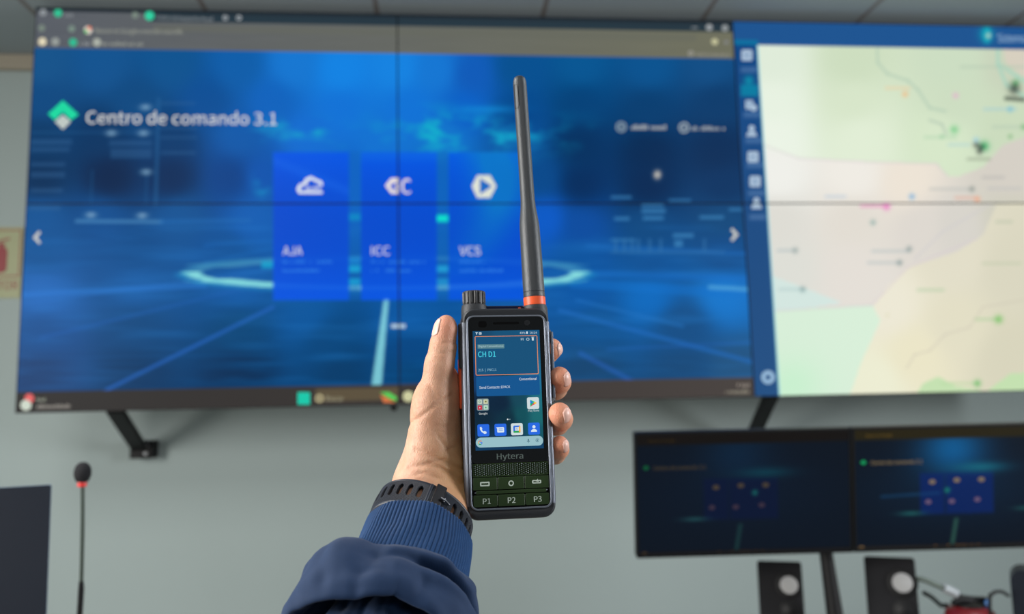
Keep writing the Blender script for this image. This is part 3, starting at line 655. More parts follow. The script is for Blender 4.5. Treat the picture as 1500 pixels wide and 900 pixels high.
MB().tube([p0, p0*.7+p1*.3, p0*.4+p1*.6, p1], [.026, .021, .017, .015], 16).build('pole', M_black, t, smooth=50)
MB().lathe([(.07, .001), (.07, .009), (.065, .014), (.03, .018)], 32).build('base', M_black, t, smooth=40)
p = MB(); p.box(-.33, .33, -.012, .012, -.02, .02, Matrix.Translation((p1[0], p1[1]-.0, p1[2])) @ Matrix.Rotation(-.064, 4, 'Z')); p.build('crossbar', M_black, t, bevel=.004)

M_cab = mk('speaker_cabinet', (13, 13, 18), .6, bump=(300, .1, .0004), spec=.3)
# ------------------------------------------------------------------ desktop speakers
def speaker(pxl, pxr, pyt, D, cone, label, yaw):
    a = at(pxl, pyt, D); b = at(pxr, pyt, D); w = np.linalg.norm(b-a)/2; mid = (a+b)/2
    H = (mid[2]-DZ-.022)/math.cos(.2)
    tilt = .2; R_ = Matrix.Rotation(-yaw, 4, 'Z') @ Matrix.Rotation(-tilt, 4, 'X')
    top = Vector(mid); org = top-(R_ @ Vector((0, 0, H))); org.z = DZ+.0285
    M = Matrix.Translation(org) @ R_
    t = thing('speaker', label, 'speaker', M=M, group='desktop speakers')
    MB().prism(rrect(-w, w, 0, H, .008), 0, .11).build('cabinet', M_cab, t, smooth=40)
    MB().box(-w*.8, w*.8, .004, .03, -.022, 0).build('foot', M_cab, t, bevel=.002)
    k = w*2/62.
    def drv(cx, cz, r, name, m, lab=None):
        p = MB(); p.lathe([(r, 0), (r*.97, .004), (r*.8, .005)], 32, Matrix.Translation((cx, 0, cz)) @ Matrix.Rotation(PI/2, 4, 'X')); p.build(name+'_ring', M_black, t, smooth=50)
        p = MB(); p.lathe([(r*.84, .003), (r*.6, .0055), (r*.3, .0075), (.0005, .0082)], 32, Matrix.Translation((cx, 0, cz)) @ Matrix.Rotation(PI/2, 4, 'X')); p.build(name, m, t, smooth=60, label=lab)
    drv(cone[0]*k, H-cone[1]*k, 19*k, 'speaker_cone', M_cone, 'pale grey speaker cone')
    drv(cone[0]*k, H-(cone[1]+34)*k, 14*k, 'bass_cone', M_black)
speaker(1110, 1172, 826, 2.2, (12, 33), 'left black desktop speaker with pale cone, beside the monitor pole', .38)
speaker(1268, 1336, 820, 2.15, (14, 32), 'right black desktop speaker with pale cone, a grey cable beside it', .48)

# ------------------------------------------------------------------ desk odds and ends at right
P = lambda x, y, d=2.05: at(x, y, d)
def catm(pts, n=8):
    pts = [np.array(p, float) for p in pts]; pts = [2*pts[0]-pts[1]]+pts+[2*pts[-1]-pts[-2]]; out = []
    for i in range(1, len(pts)-2):
        for k in range(n):
            t = k/n; a, b, c, d = pts[i-1:i+3]
            out.append(.5*((2*b)+(-a+c)*t+(2*a-5*b+4*c-d)*t*t+(-a+3*b-3*c+d)*t**3))
    return out+[pts[-2]]
red = P(1420, 888); zt = red[2]
o_ = thing('red_canister', 'rounded red canister with black lid at the bottom edge, right of the speakers', 'canister', loc=(red[0], red[1], DZ))
hh = zt-DZ
MB().lathe([(.045, 0), (.055, .01), (.06, hh-.03), (.055, hh-.012), (.035, hh), (.001, hh+.002)], 32).build('body', M_red, o_, smooth=50)
p = MB(); p.lathe([(.034, hh-.004), (.034, hh+.006), (.02, hh+.010)], 24); p.tube([(-.045, 0, hh+.008), (-.02, 0, hh+.016), (.01, 0, hh+.012), (.045, 0, hh+.012)], [.006, .012, .011, .008], 12)
p.build('lid', M_black, o_, smooth=50)
MB().lathe([(.006, 0), (.007, .012), (.003, .02)], 16, Matrix.Translation((.04, -.012, hh-.004))).build('tip', M_blue, o_, smooth=50, label='blue tip')
t = thing('audio_cable', 'thick pale grey cable with black ends leaning from the right speaker', 'cable', loc=tuple(P(1342, 845)))
q0 = P(1342, 845); rel = lambda pts: [np.array(a)-q0 for a in pts]
MB().tube(rel(catm([P(1344, 848), P(1356, 851), P(1372, 858), P(1384, 863)])), [.006]*25, 12).build('cable_sheath', M_neck, t, smooth=60)
MB().tube(rel(catm([P(1382, 862), P(1392, 866), P(1401, 871)])), .011, 14).build('connector', M_white, t, smooth=60, label='white connector')
MB().tube(rel(catm([P(1400, 870), P(1410, 878), P(1422, 884)])), .008, 12).build('plug', M_black, t, smooth=60)
o = MB().tube(catm([P(1353, 869, 2.14), P(1364, 875, 2.15), P(1378, 887, 2.15), P(1392, 896, 2.15), (P(1396, 940, 2.15)[0], P(1396, 940, 2.15)[1], DZ+.008)]), .0055, 10).build('power_cable', M_black, smooth=60)
tag(o, 'thin black cable running down from right speaker to the red canister', 'cable')
q = P(1478, 835, 2.0); q2 = P(1532, 835, 2.0); w = (q2[0]-q[0])
hq = q[2]-DZ
o = MB().prism(rrect(0, w, 0, hq, .028, 8), 0, .09).build('equipment_case', M_navy, smooth=40); o.location = (q[0], q[1], DZ); o.rotation_euler = (0, 0, -.62)
tag(o, 'dark upright case with rounded top at the right edge of the desk', 'device')
o = MB().tube(catm([P(1477, 873, 1.98), P(1466, 867, 1.96), P(1453, 871, 1.95), P(1450, 890, 1.95), (P(1450, 930, 1.95)[0], P(1450, 930, 1.95)[1], DZ+.006)]), .004, 10).build('thin_cable', M_black, smooth=60)
tag(o, 'thin black cable arching out of the dark upright case', 'cable')

# ------------------------------------------------------------------ left desk: display and microphone
tl = at(76, 709, 1.22)
R_ = Matrix.Rotation(.44, 4, 'Z') @ Matrix.Rotation(-.3, 4, 'X'); wL, hL = .27, .33
cL = Vector(tl)-(R_ @ Vector((wL, 0, hL)))
t = thing('display', 'dark blank display leaning back at the lower left corner', 'monitor', M=Matrix.Translation(cL) @ R_)
MB().box(-wL, wL, .002, .022, 0, hL).build('housing', M_grey_edge, t, bevel=.002)
MB().prism(rrect(-wL+.001, wL-.001, .001, hL-.002, .003), -.001, .002).build('screen', M_navy, t)
zb = cL.z-DZ
bs = MB(); iv = (Matrix.Translation(cL) @ R_).inverted()
w2 = lambda p: tuple(iv @ Vector(p))
bs.tube([w2((cL.x, cL.y+.09, DZ+.01)), w2((cL.x, cL.y+.08, DZ+.12)), (0, .02, .12)], .02, 14); bs.build('neck', M_black, t, smooth=50)
b2 = MB(); b2.lathe([(.11, 0), (.11, .008), (.1, .012)], 32, iv @ Matrix.Translation((cL.x, cL.y+.08, DZ+.001))); b2.build('base', M_black, t, smooth=40)
D = 1.3; mp_ = [at(121, 706, D), at(121, 760, D), at(120, 820, D), at(119, 855, D)]
low = at(118, 880, D); foot = (low[0]-.01, low[1], DZ)
t = thing('gooseneck_microphone', 'gooseneck microphone with black foam head and red ring at left', 'microphone', loc=foot)
fo = np.array(foot); hd = at(121, 693, D)-fo
MB().tube([a-fo for a in catm(mp_)], .0030, 10).build('gooseneck', M_neck, t, smooth=60)
MB().tube([at(119, 852, D)-fo, at(119, 862, D)-fo, low-fo, np.array([0, 0, .02])], [.0036, .0045, .0045, .005], 12).build('stem', M_black, t, smooth=60)
Z_ = Matrix.Translation(hd)
MB().lathe([(.004, -.016), (.0095, -.013), (.0128, -.004), (.0128, .004), (.0105, .011), (.006, .0155), (.0005, .017)], 24, Z_).build('foam_windscreen', M_foam, t, smooth=70)
MB().lathe([(.0065, -.0215), (.0072, -.018), (.0065, -.0135)], 20, Z_).build('light_ring', M_redring, t, smooth=60, label='red light ring')
MB().lathe([(.045, 0), (.045, .012), (.035, .022), (.01, .026)], 28).build('base', M_black, t, smooth=40)

# ------------------------------------------------------------------ handheld radio
rr = basis(-.1366, -.1484, .0121)
cr_, cf_, cu_ = [np.array([a[0], a[2], a[1]]) for a in (rr[0], rr[2], rr[1])]           # camera-space axes
toW = lambda v: v @ B
RX, RY, RZ = toW(cr_), toW(cf_), toW(cu_)
RO = CAM+toW(np.array([(745.05-750)/F, (450-601.64)/F, 1.])*.5658)
RM = mat(RO, [RX, RY, RZ])
mm = .001
def sc_mm(l): return [(a*mm, b*mm) for a, b in l]
rad = thing('handheld_radio', 'black handheld two-way radio with colour touchscreen held up in the hand', 'radio', M=RM)
def loft(rows, name, m, bevel=0, smooth=40):           # stacked rounded-rectangle outlines (y, x0,x1,z0,z1,r)
    b = MB(); vs = []; n = None
    for (y, x0, x1, z0, z1, r) in rows:
        ring_ = rrect(x0*mm, x1*mm, z0*mm, z1*mm, r*mm, 7); n = len(ring_); vs += [(x, y*mm, z) for x, z in ring_]
    fs = [tuple(range(n)), tuple(range(len(vs)-1, len(vs)-n-1, -1))]
    for i in range(len(rows)-1):
        for k in range(n): fs.append((i*n+k, (i+1)*n+k, (i+1)*n+(k+1) % n, i*n+(k+1) % n))
    b.add(vs, fs); return b.build(name, m, rad, smooth=smooth, bevel=bevel)
loft([(1.2, -27.6, 27.6, -66.3, 66.3, 5.2), (.6, -28.2, 28.2, -68.5, 68.3, 6), (.4, -29.2, 29.4, -71, 70.3, 7), (1.6, -30.3, 30.6, -72.8, 71.4, 8), (5, -30.8, 31.0, -73.6, 71.8, 8.5), (22, -30.6, 30.8, -73.4, 71.8, 8), (29, -29.4, 29.6, -72, 70.4, 7), (31.5, -27, 27, -69, 68, 6)], 'body', M_rad)
# bright edge rail around the front
MB().ring(sc_mm(rrect(-28.1, 28.1, -66.6, 66.4, 5)), sc_mm(rrect(-26.9, 26.9, -65.4, 65.3, 4)), -.9*mm, 1.5*mm).build('front_rim', M_radrim, rad, bevel=.0003)
# side rails: soft ribbed strips left and right
for s_ in (-1, 1):
    b = MB(); b.add([((s_*x)*mm, y*mm, z*mm) for z in (-64, 62) for x, y in ((28.6, .2), (30.6, 1.2), (31.6, 5), (31.2, 9), (28, 8))],
        [(0, 1, 6, 5), (1, 2, 7, 6), (2, 3, 8, 7), (3, 4, 9, 8), (4, 0, 5, 9), (0, 4, 3, 2, 1), (5, 6, 7, 8, 9)] if s_ > 0 else [(5, 6, 1, 0), (6, 7, 2, 1), (7, 8, 3, 2), (8, 9, 4, 3), (9, 5, 0, 4), (1, 2, 3, 4, 0), (9, 8, 7, 6, 5)])
    b.build('side_rail', M_radrim, rad, bevel=.0004)
# front glass and lower keypad plate
MB().prism(sc_mm(rrect(-26.9, 26.9, -35.2, 65.3, 3)), -.25*mm, 1.6*mm).build('front_glass', M_glass, rad, bevel=.0002)
MB().prism(sc_mm(rrect(-26.9, 26.9, -65.4, -35.2, 3)), .25*mm, 1.8*mm).build('keypad_plate', M_gap, rad)
# earpiece slot, camera, sensor
MB().prism(sc_mm(rrect(-9.2, 9.2, 60, 61.6, .8)), -.35*mm, .2*mm).build('earpiece', M_gap, rad)
b = MB(); b.ring(sc_mm(circ(15, 60.9, 2)), sc_mm(circ(15, 60.9, 1.1)), -.4*mm, 0); b.prism(sc_mm(circ(15, 60.9, 1.1)), -.3*mm, 0); b.build('front_camera', M_camera, rad)
MB().prism(sc_mm(rrect(-19.4, -13.6, 58, 62.4, 1.6)), -.32*mm, 0).build('sensor_window', M_gap, rad)
# --- display
dsp = MB(); LAY = [0]
def dl(v, f, col):
    LAY[0] += 1; y = (-.30-.004*LAY[0])*mm
    dsp.add([(a*mm, y, b*mm) for a, b in v], f, lin(col))
def dpoly(p, col): dl(p, [tuple(range(len(p)))], col)
def drr(x0, x1, z0, z1, r, col): dpoly(rrect(x0, x1, z0, z1, r, 6), col)
def dtext(t, x, z, w, col, h=None): v, f = text2d(t, x, z, w, h); dl(v, f, col)
def dframe(x0, x1, z0, z1, r, w, col):
    o_, i_ = rrect(x0, x1, z0, z1, r, 6), rrect(x0+w, x1-w, z0+w, z1-w, max(r-w, .2), 6); n = len(o_)
    dl(o_+i_, [(i, (i+1) % n, n+(i+1) % n, n+i) for i in range(n)], col)
gx, gz = np.meshgrid(np.linspace(-23.6, 23.6, 60), np.linspace(-26.6, 55.6, 100), indexing='ij')
bgc = interp(gx, gz, [(-20,53,16,70,106),(0,53,18,80,118),(20,53,18,84,126),(-20,20,12,60,110),(20,20,30,110,150),(-20,5,6,32,56),(-5,5,6,34,58),(8,8,18,70,88),(20,5,30,110,125),(-18,-5,7,36,54),(0,-5,8,46,62),(8,-3,14,78,88),(21,-5,26,104,110),(-20,-20,8,48,80),(0,-20,9,52,82),(21,-16,18,86,100),(-20,-26,14,60,96),(0,-26,10,52,90),(21,-26,12,62,100)], 8.)
idx = np.arange(6000).reshape(60, 100); fs = np.stack([idx[:-1, :-1], idx[1:, :-1], idx[1:, 1:], idx[:-1, 1:]], -1).reshape(-1, 4)
dsp.add(np.c_[gx.ravel()*mm, np.full(6000, -.30*mm), gz.ravel()*mm], [tuple(q) for q in fs.tolist()], lin(bgc.reshape(-1, 3)))
drr(-22.2, 21.9, 24.6, 51.9, .9, (20, 80, 120)); dframe(-22.2, 21.9, 24.6, 51.9, .9, .42, (236, 146, 92))
drr(-20.4, -1.6, 43.1, 46.2, .4, (84, 128, 140)); dtext('Digital Conventional', -19.7, 44.1, 17.4, (180, 208, 212), 1.35)
dtext('CH D1', -20.2, 37.4, 12.2, (70, 205, 225), 3.7); dtext('CH D1', -20.05, 37.4, 12.2, (70, 205, 225), 3.7)
dtext('215  |  P9C11', -20.3, 27.5, 12.6, (150, 195, 215), 1.6)
dtext('H', 10.2, 48.4, 1.7, (200, 222, 228), 1.8); dframe(14, 16.2, 48.2, 50.2, 1, .35, (190, 214, 222)); drr(18, 19.3, 48.2, 50.3, .2, (200, 222, 228)); drr(17.7, 19.6, 50.5, 50.8, .1, (200, 222, 228))
dtext('49%', 9.5, 53.0, 4, (200, 220, 230), 1.5); drr(14.2, 15.2, 53, 54.7, .2, (225, 235, 240)); dtext('16:24', 16.6, 53.0, 5.2, (200, 220, 230), 1.5)
dpoly([(-21.8, 54.6), (-19.8, 54.6), (-20.6, 53.9), (-20.6, 53), (-21.1, 53), (-21.1, 53.9)], (200, 220, 230)); dframe(-19.2, -17.4, 53, 54.6, .4, .35, (200, 220, 230)); drr(-18.6, -18, 53.5, 54.1, .2, (200, 220, 230))
drr(-22.0, 22.3, 10.2, 23.8, .9, (16, 84, 142))
dtext('Conventional', 8.2, 20.6, 12.2, (232, 240, 242), 1.7); dtext('Send Contacts: EPACK', -19.9, 15.4, 21.4, (220, 232, 240), 1.7)
# app icons
drr(-22, -13.6, .4, 8.6, 1.2, (120, 140, 146))
for x, z, c in ((-19.9, 6.5, (190, 205, 190)), (-15.8, 6.5, (200, 205, 170)), (-19.9, 2.5, (200, 50, 70)), (-15.8, 2.5, (180, 215, 195))): drr(x-1.5, x+1.5, z-1.5, z+1.5, .4, c)
dframe(-20.6, -19.2, 5.8, 7.2, .6, .3, (60, 120, 90)); drr(-16.3, -15.2, 6, 7, .2, (110, 115, 60)); dpoly([(-20.2, 3), (-20.2, 2), (-19.4, 2.5)], (235, 220, 225)); dpoly([(-16.5, 2), (-15.1, 2), (-15.8, 3.1)], (40, 140, 90))
dtext('Google', -20.7, -2.2, 6, (215, 225, 228), 1.3)
drr(13, 21.4, .4, 8.6, 1.2, (206, 218, 220))
dpoly([(15.2, 7), (15.2, 4.5), (17.6, 4.6)], (40, 120, 220)); dpoly([(15.2, 2.1), (15.2, 4.5), (17.6, 4.6)], (30, 170, 110)); dpoly([(15.2, 7), (17.6, 4.6), (18.5, 5.4)], (50, 190, 120)); dpoly([(15.2, 2.1), (17.6, 4.6), (18.5, 3.8)], (225, 60, 80)); dpoly([(17.6, 4.6), (18.5, 5.5), (19.9, 4.6), (18.5, 3.7)], (250, 190, 60))
dtext('Play Store', 13.5, -1.3, 7.8, (210, 224, 226), 1.3)
dpoly(circ(-.9, -6.1, .55), (220, 228, 230)); dpoly(circ(.6, -6.1, .4), (120, 150, 160))
for x, c in ((-17.9, (38, 104, 224)), (-6.1, (38, 104, 224)), (5.3, (206, 220, 222)), (17.2, (38, 104, 224))): drr(x-4.1, x+4.1, -17.1, -8.9, 1.1, c)
hs = [(-20.3, -10.9), (-19.3, -10.6), (-18.6, -12), (-19, -12.7), (-17.8, -13.9), (-17, -13.5), (-15.7, -14.2), (-15.9, -15.2), (-17.2, -15.5), (-19.2, -14), (-20.2, -12.4)]
dpoly(hs[::-1], (215, 230, 240))
drr(-8.4, -3.6, -14.9, -11.3, .7, (215, 230, 240)); dpoly([(-9, -11.3), (-7, -11.3), (-8.2, -12.6)], (215, 230, 240)); drr(-7.4, -4.5, -12.7, -12.3, .1, (60, 120, 220)); drr(-7.4, -4.5, -13.8, -13.4, .1, (60, 120, 220))
drr(2.8, 7.8, -15.4, -10.5, .8, (45, 110, 215)); drr(2.8, 7.8, -15.4, -14.2, .6, (40, 160, 80)); drr(6.7, 7.8, -15, -11, .2, (245, 180, 50)); drr(4, 6.7, -14.1, -11.6, .2, (215, 225, 230)); dtext('31', 4.4, -13.6, 1.8, (60, 110, 200), 1.6)
dpoly(circ(17.2, -11.7, 1.1), (215, 230, 240)); dpoly([(15.1, -15.1), (19.3, -15.1), (19.2, -14.1), (18, -13.3), (16.4, -13.3), (15.2, -14.1)], (215, 230, 240))
drr(-23.3, 23.3, -24.6, -17.9, 3.3, (150, 190, 198))
def arc(cx, cz, r, w, a0, a1, col, n=10):
    o_ = [(cx+r*math.cos(a), cz+r*math.sin(a)) for a in np.linspace(a0, a1, n)]; i_ = [(cx+(r-w)*math.cos(a), cz+(r-w)*math.sin(a)) for a in np.linspace(a0, a1, n)]
    dl(o_+i_, [(i, i+1, n+i+1, n+i) for i in range(n-1)], col)
arc(-20.3, -21.3, 1.5, .5, .7, 2.5, (220, 60, 50)); arc(-20.3, -21.3, 1.5, .5, 2.5, 3.7, (235, 180, 50)); arc(-20.3, -21.3, 1.5, .5, 3.7, 5.2, (40, 160, 80)); arc(-20.3, -21.3, 1.5, .5, 5.2, 6.28, (60, 120, 220)); drr(-20.3, -18.9, -21.5, -21, .1, (60, 120, 220))
drr(12.6, 13.4, -21.6, -19.8, .4, (70, 110, 125)); drr(12.9, 13.1, -22.8, -21.6, .05, (70, 110, 125)); arc(13, -21, 1.1, .3, PI, 2*PI, (70, 110, 125))
arc(19.3, -21, 1.3, .35, .3, 5.6, (80, 120, 135)); dpoly(circ(19.4, -21, .5), (80, 120, 135))
dsp.build('display', S_radio, rad, col=True)
# --- speaker mesh strip: raised diamond lattice
b = MB(); b.prism(sc_mm(rrect(-26, 26.2, -44.4, -35.6, .5)), -.05*mm, .6*mm); b.build('speaker_grille', M_key, rad)
b = MB()
for i in range(34):
    for j in range(6):
        x = -24.9+i*1.52; z = -43.3+j*1.38+(.69 if i % 2 else 0)
        if z > -35.9: continue
        b.add([(p[0]*mm, -.09*mm, p[1]*mm) for p in ((x-.52, z), (x, z-.52), (x+.52, z), (x, z+.52))], [(0, 1, 2, 3)])
b.build('grille_holes', M_gap, rad)
b = MB()
for i in range(33):
    for j in range(6):
        x = -24.1+i*1.52; z = -43.3+j*1.38+(.69 if (i+1) % 2 else 0)
        if z > -36: continue
        b.lathe([(.3*mm, 0), (.25*mm, .2*mm), (.02*mm, .28*mm)], 6, Matrix.Translation((x*mm, -.06*mm, z*mm)) @ Matrix.Rotation(PI/2, 4, 'X'))
b.build('grille_studs', M_radrim, rad, smooth=60)
# --- keys
def key(poly, nm, lab): return MB().prism(sc_mm(poly), -.55*mm, .5*mm).build(nm, M_key, rad, bevel=.0003, label=lab)
kx = [(-26, -9.4), (-9.0, 9.2), (9.6, 26.2)]
for i, (a, b_) in enumerate(kx):
    key(rrect(a, b_, -53.2, -44.9, .5), 'soft_key', ['key with a menu symbol', 'key with a circle symbol', 'key with a back symbol'][i])
    key(rrect(a, b_, -64.4, -56.5, .5 if i == 1 else 1.2), 'programmable_key', ['key marked P1', 'key marked P2', 'key marked P3'][i])
key(rrect(-24.2, 24.4, -56.0, -53.7, .8), 'key_divider', 'raised bar between the key rows')
for t_, x in (('P1', -19.6), ('P2', -2.6), ('P3', 15.4)):
    v, f = text2d(t_, x, -62.4, 5.2, 3.7); b = MB()
    for dx in (0, .16): b.add([((p+dx)*mm, -.60*mm-dx*.00001, q_*mm) for p, q_ in v], f)
    b.build('key_lettering', M_print, rad)
b = MB(); b.ring(sc_mm(rrect(-21.2, -14.6, -50.6, -47.6, .7)), sc_mm(rrect(-20.3, -15.5, -49.7, -48.5, .3)), -.62*mm, -.5*mm); b.prism(sc_mm([(-20.6, -50.6), (-18.2, -50.6), (-18.2, -50), (-20.6, -50)]), -.63*mm, -.5*mm); b.build('key_symbol', M_print, rad)
b = MB(); b.ring(sc_mm(circ(.1, -49.3, 1.9)), sc_mm(circ(.1, -49.3, 1.15)), -.62*mm, -.5*mm); b.build('key_symbol', M_print, rad)
b = MB(); b.ring(sc_mm(rrect(14.6, 20.9, -50.1, -47.8, .7)), sc_mm(rrect(15.4, 20.1, -49.4, -48.5, .3)), -.62*mm, -.5*mm); b.prism(sc_mm([(17, -48.6), (18.6, -46.9), (18.6, -48.1), (19.4, -49.2)]), -.64*mm, -.5*mm); b.build('key_symbol', M_print, rad)
v, f = text2d('Hytera', -9.2, -33.0, 18.1, 3.9); b = MB()
for dx in (0, .18, .09): b.add([((p+dx)*mm, -.32*mm-dx*.00002, q_*mm) for p, q_ in v], f)
b.build('maker_lettering', M_logo, rad)
# --- top: shoulders, knob, status bar, antenna
T = lambda x, y, z: Matrix.Translation((x*mm, y*mm, z*mm))
kn = lambda prof: [(r*mm, z*mm) for r, z in prof]
MB().lathe(kn([(9.4, 66), (9.3, 73), (8.7, 75.6), (7.4, 76)]), 40, T(-20.8, 13, 0)).build('knob_collar', M_rad, rad, smooth=40)
prof = [(7.6, 76), (8.3, 77), (8.4, 83.5), (8.2, 85), (7.3, 85.6), (5.5, 85.8)]
vs = []; n = 96
for r, z in prof:
    for k in range(n): a = 2*PI*k/n; q_ = r*(1-.075*(1 if (k//3) % 2 else 0)*(1 if 76.5 < z < 84 else 0)); vs.append((q_*math.cos(a)*mm, q_*math.sin(a)*mm, z*mm))
vs = [tuple(T(-20.8, 13, 0) @ Vector(p)) for p in vs]
fs = [(i*n+k, i*n+(k+1) % n, (i+1)*n+(k+1) % n, (i+1)*n+k) for i in range(len(prof)-1) for k in range(n)]+[tuple(range((len(prof)-1)*n, len(prof)*n))]
MB().add(vs, fs).build('channel_knob', M_knob, rad, smooth=28)
MB().prism(sc_mm(rrect(-13, 14.5, 69, 74.6, 1)), 9*mm, 20*mm).build('status_bar', M_led, rad, bevel=.0008, label='glossy dark blue bar')
MB().prism(sc_mm(rrect(10.4, 12.4, 72.2, 73.2, .3)), 8.6*mm, 9.5*mm).build('status_light', M_orange, rad, label='small lit pinkish dot')
ax0 = np.array([23.2, 12, 70.]); ax1 = np.array([17.6, 12, 249.])
AD = (ax1-ax0)/np.linalg.norm(ax1-ax0); ang = math.atan2(AD[0], AD[2])
TA = T(*ax0) @ Matrix.Rotation(ang, 4, 'Y')
MB().lathe(kn([(9.0, -6), (8.9, 2), (8.3, 4.4), (7.9, 4.8)]), 40, TA).build('antenna_collar', M_rad, rad, smooth=40)
MB().lathe(kn([(7.7, 4.8), (7.9, 5), (7.9, 10.6), (7.6, 10.8)]), 40, TA).build('antenna_ring', M_orange, rad, smooth=40, label='orange ring')
an = MB().lathe(kn([(7.75, 10.8), (7.8, 11), (7.8, 14), (7.45, 14.2), (7.45, 14.7), (7.8, 14.9), (7.6, 40), (7.3, 62), (7.1, 66), (6.6, 70), (5.6, 78), (5.25, 83), (5.1, 100), (5.05, 172), (4.9, 175), (4.2, 177.6), (2.8, 179), (.1, 179.4)]), 40, TA)
ant = an.build('antenna', M_ant, rad, smooth=40)
# small label inset near the antenna tip
b = MB(); pts = [(-1.2, 153), (-1.2, 170), (-.3, 171.5), (1.9, 171.5), (2.6, 170), (2.6, 155), (1.5, 153)]
def wrap(x, z, r=5.22):
    a = x/r-1.0; return tuple(TA @ Vector((r*math.sin(a)*mm, -r*math.cos(a)*mm, z*mm)))
b.tube([wrap(x, z) for x, z in pts+[pts[0]]], .00012, 6); b.build('inset_outline', M_gap, ant)
# --- left: side keys, right: port cover
MB().prism(sc_mm(rrect(-33, -30, 30, 62, 1.2)), 5*mm, 15*mm).build('side_key', M_knob, rad, bevel=.0008)
MB().prism(sc_mm(rrect(-33.0, -30, 2, 38, 1.2)), 7*mm, 19*mm).build('talk_button', M_orange, rad, bevel=.0008, label='orange talk button')
MB().prism(sc_mm(rrect(-31.8, -30, -30, 6, .8)), 5*mm, 20*mm).build('side_grip', M_knob, rad, bevel=.0005)
for (x1, z0, z1, y0, y1, m_) in ((33.6, 4, 57, 8, 24, M_rad), (35.4, 5, 50, 11, 21, M_knob)):
    MB().prism(sc_mm(rrect(29.5, x1, z0, z1, 1.6)), y0*mm, y1*mm).build('port_cover', m_, rad, bevel=.001)
MB().box(32.6*mm, 34.4*mm, 5.6*mm, 8.6*mm, 8*mm, 55*mm).build('port_trim', M_radrim, rad, bevel=.0004)
for (x, z) in ((-24.6, -54.9), (24.8, -54.6)):
    MB().lathe(kn([(.5, 0), (.4, .3), (.05, .4)]), 8, T(x, -.1, z) @ Matrix.Rotation(PI/2, 4, 'X')).build('screw', M_radrim, rad, smooth=60)

# ------------------------------------------------------------------ the hand: one continuous skin, radio-space millimetres
def smin(a, b, k):
    h = np.maximum(k-np.abs(a-b), 0)/k; return np.minimum(a, b)-h*h*k*.25
W_ = np.array([-50., 24., -52.])                              # wrist centre
toR = lambda v: np.array([v@cr_, v@cf_, v@cu_])
AX = np.array([-.207, -.505, -.838]); AX /= np.linalg.norm(AX)
ad = toR(AX)                                                    # down the forearm, radio space
vw = toR(np.array([-.09, -.21, .97])); vw /= np.linalg.norm(vw)
e1 = np.cross(ad, vw); e1 /= np.linalg.norm(e1)
if e1[0] < 0: e1 = -e1
e2 = np.cross(ad, e1); e2 /= np.linalg.norm(e2)
if e2@vw > 0: e2 = -e2                                          # towards the camera
h_ = .85
x0, x1, y0, y1, z0, z1 = -98., 56., -72., 76., -112., 76.
xs = np.arange(x0, x1, h_, dtype=np.float32); ys = np.arange(y0, y1, h_, dtype=np.float32); zs = np.arange(z0, z1, h_, dtype=np.float32)
GX, GY_, GZ = np.meshgrid(xs, ys, zs, indexing='ij')
def cone(a, b, ra, rb, flat=None):
    a = np.array(a, np.float32); b = np.array(b, np.float32); ab = b-a; L2 = float(ab@ab)
    qx, qy, qz = GX-a[0], GY_-a[1], GZ-a[2]
    t = np.clip((qx*ab[0]+qy*ab[1]+qz*ab[2])/L2, 0, 1)
    return np.sqrt((qx-t*ab[0])**2+(qy-t*ab[1])**2+(qz-t*ab[2])**2)-(ra+(rb-ra)*t)
def ell(c, r, ax=None):
    A = np.eye(3) if ax is None else np.array(ax)
    q = [GX-c[0], GY_-c[1], GZ-c[2]]; u = [(q[0]*A[i][0]+q[1]*A[i][1]+q[2]*A[i][2])/r[i] for i in range(3)]
    k0 = np.sqrt(u[0]**2+u[1]**2+u[2]**2)+1e-6; k1 = np.sqrt((u[0]/r[0])**2+(u[1]/r[1])**2+(u[2]/r[2])**2)+1e-9
    return k0*(k0-1)/k1
def chain(pts, k=3.):
    d = None
    for a, b in zip(pts, pts[1:]):
        c = cone(a[:3], b[:3], a[3], b[3]); d = c if d is None else smin(d, c, k)
    return d
pt = lambda s, a=0., b=0.: tuple(W_+ad*s+e1*a+e2*b)
# forearm + wrist (two parallel cones make the flat oval section)
palm = chain([pt(92, -9)+(22.,), pt(30, -9)+(21.,), pt(-4, -8)+(20.,)], 4)
palm = smin(palm, chain([pt(92, 10)+(21.,), pt(30, 10)+(19.5,), pt(-4, 10)+(19.,)], 4), 12)
# palm behind the radio
for a, b, ra, rb in (((-52, 30, -48), (-16, 50, 26), 17, 11.5), ((-42, 32, -50), (-8, 51, 4), 17, 11.5), ((-32, 34, -52), (-6, 50, -18), 15, 11), ((-28, 34, -54), (-8, 48, -36), 14, 10.5)):
    palm = smin(palm, cone(a, b, ra, rb), 10)
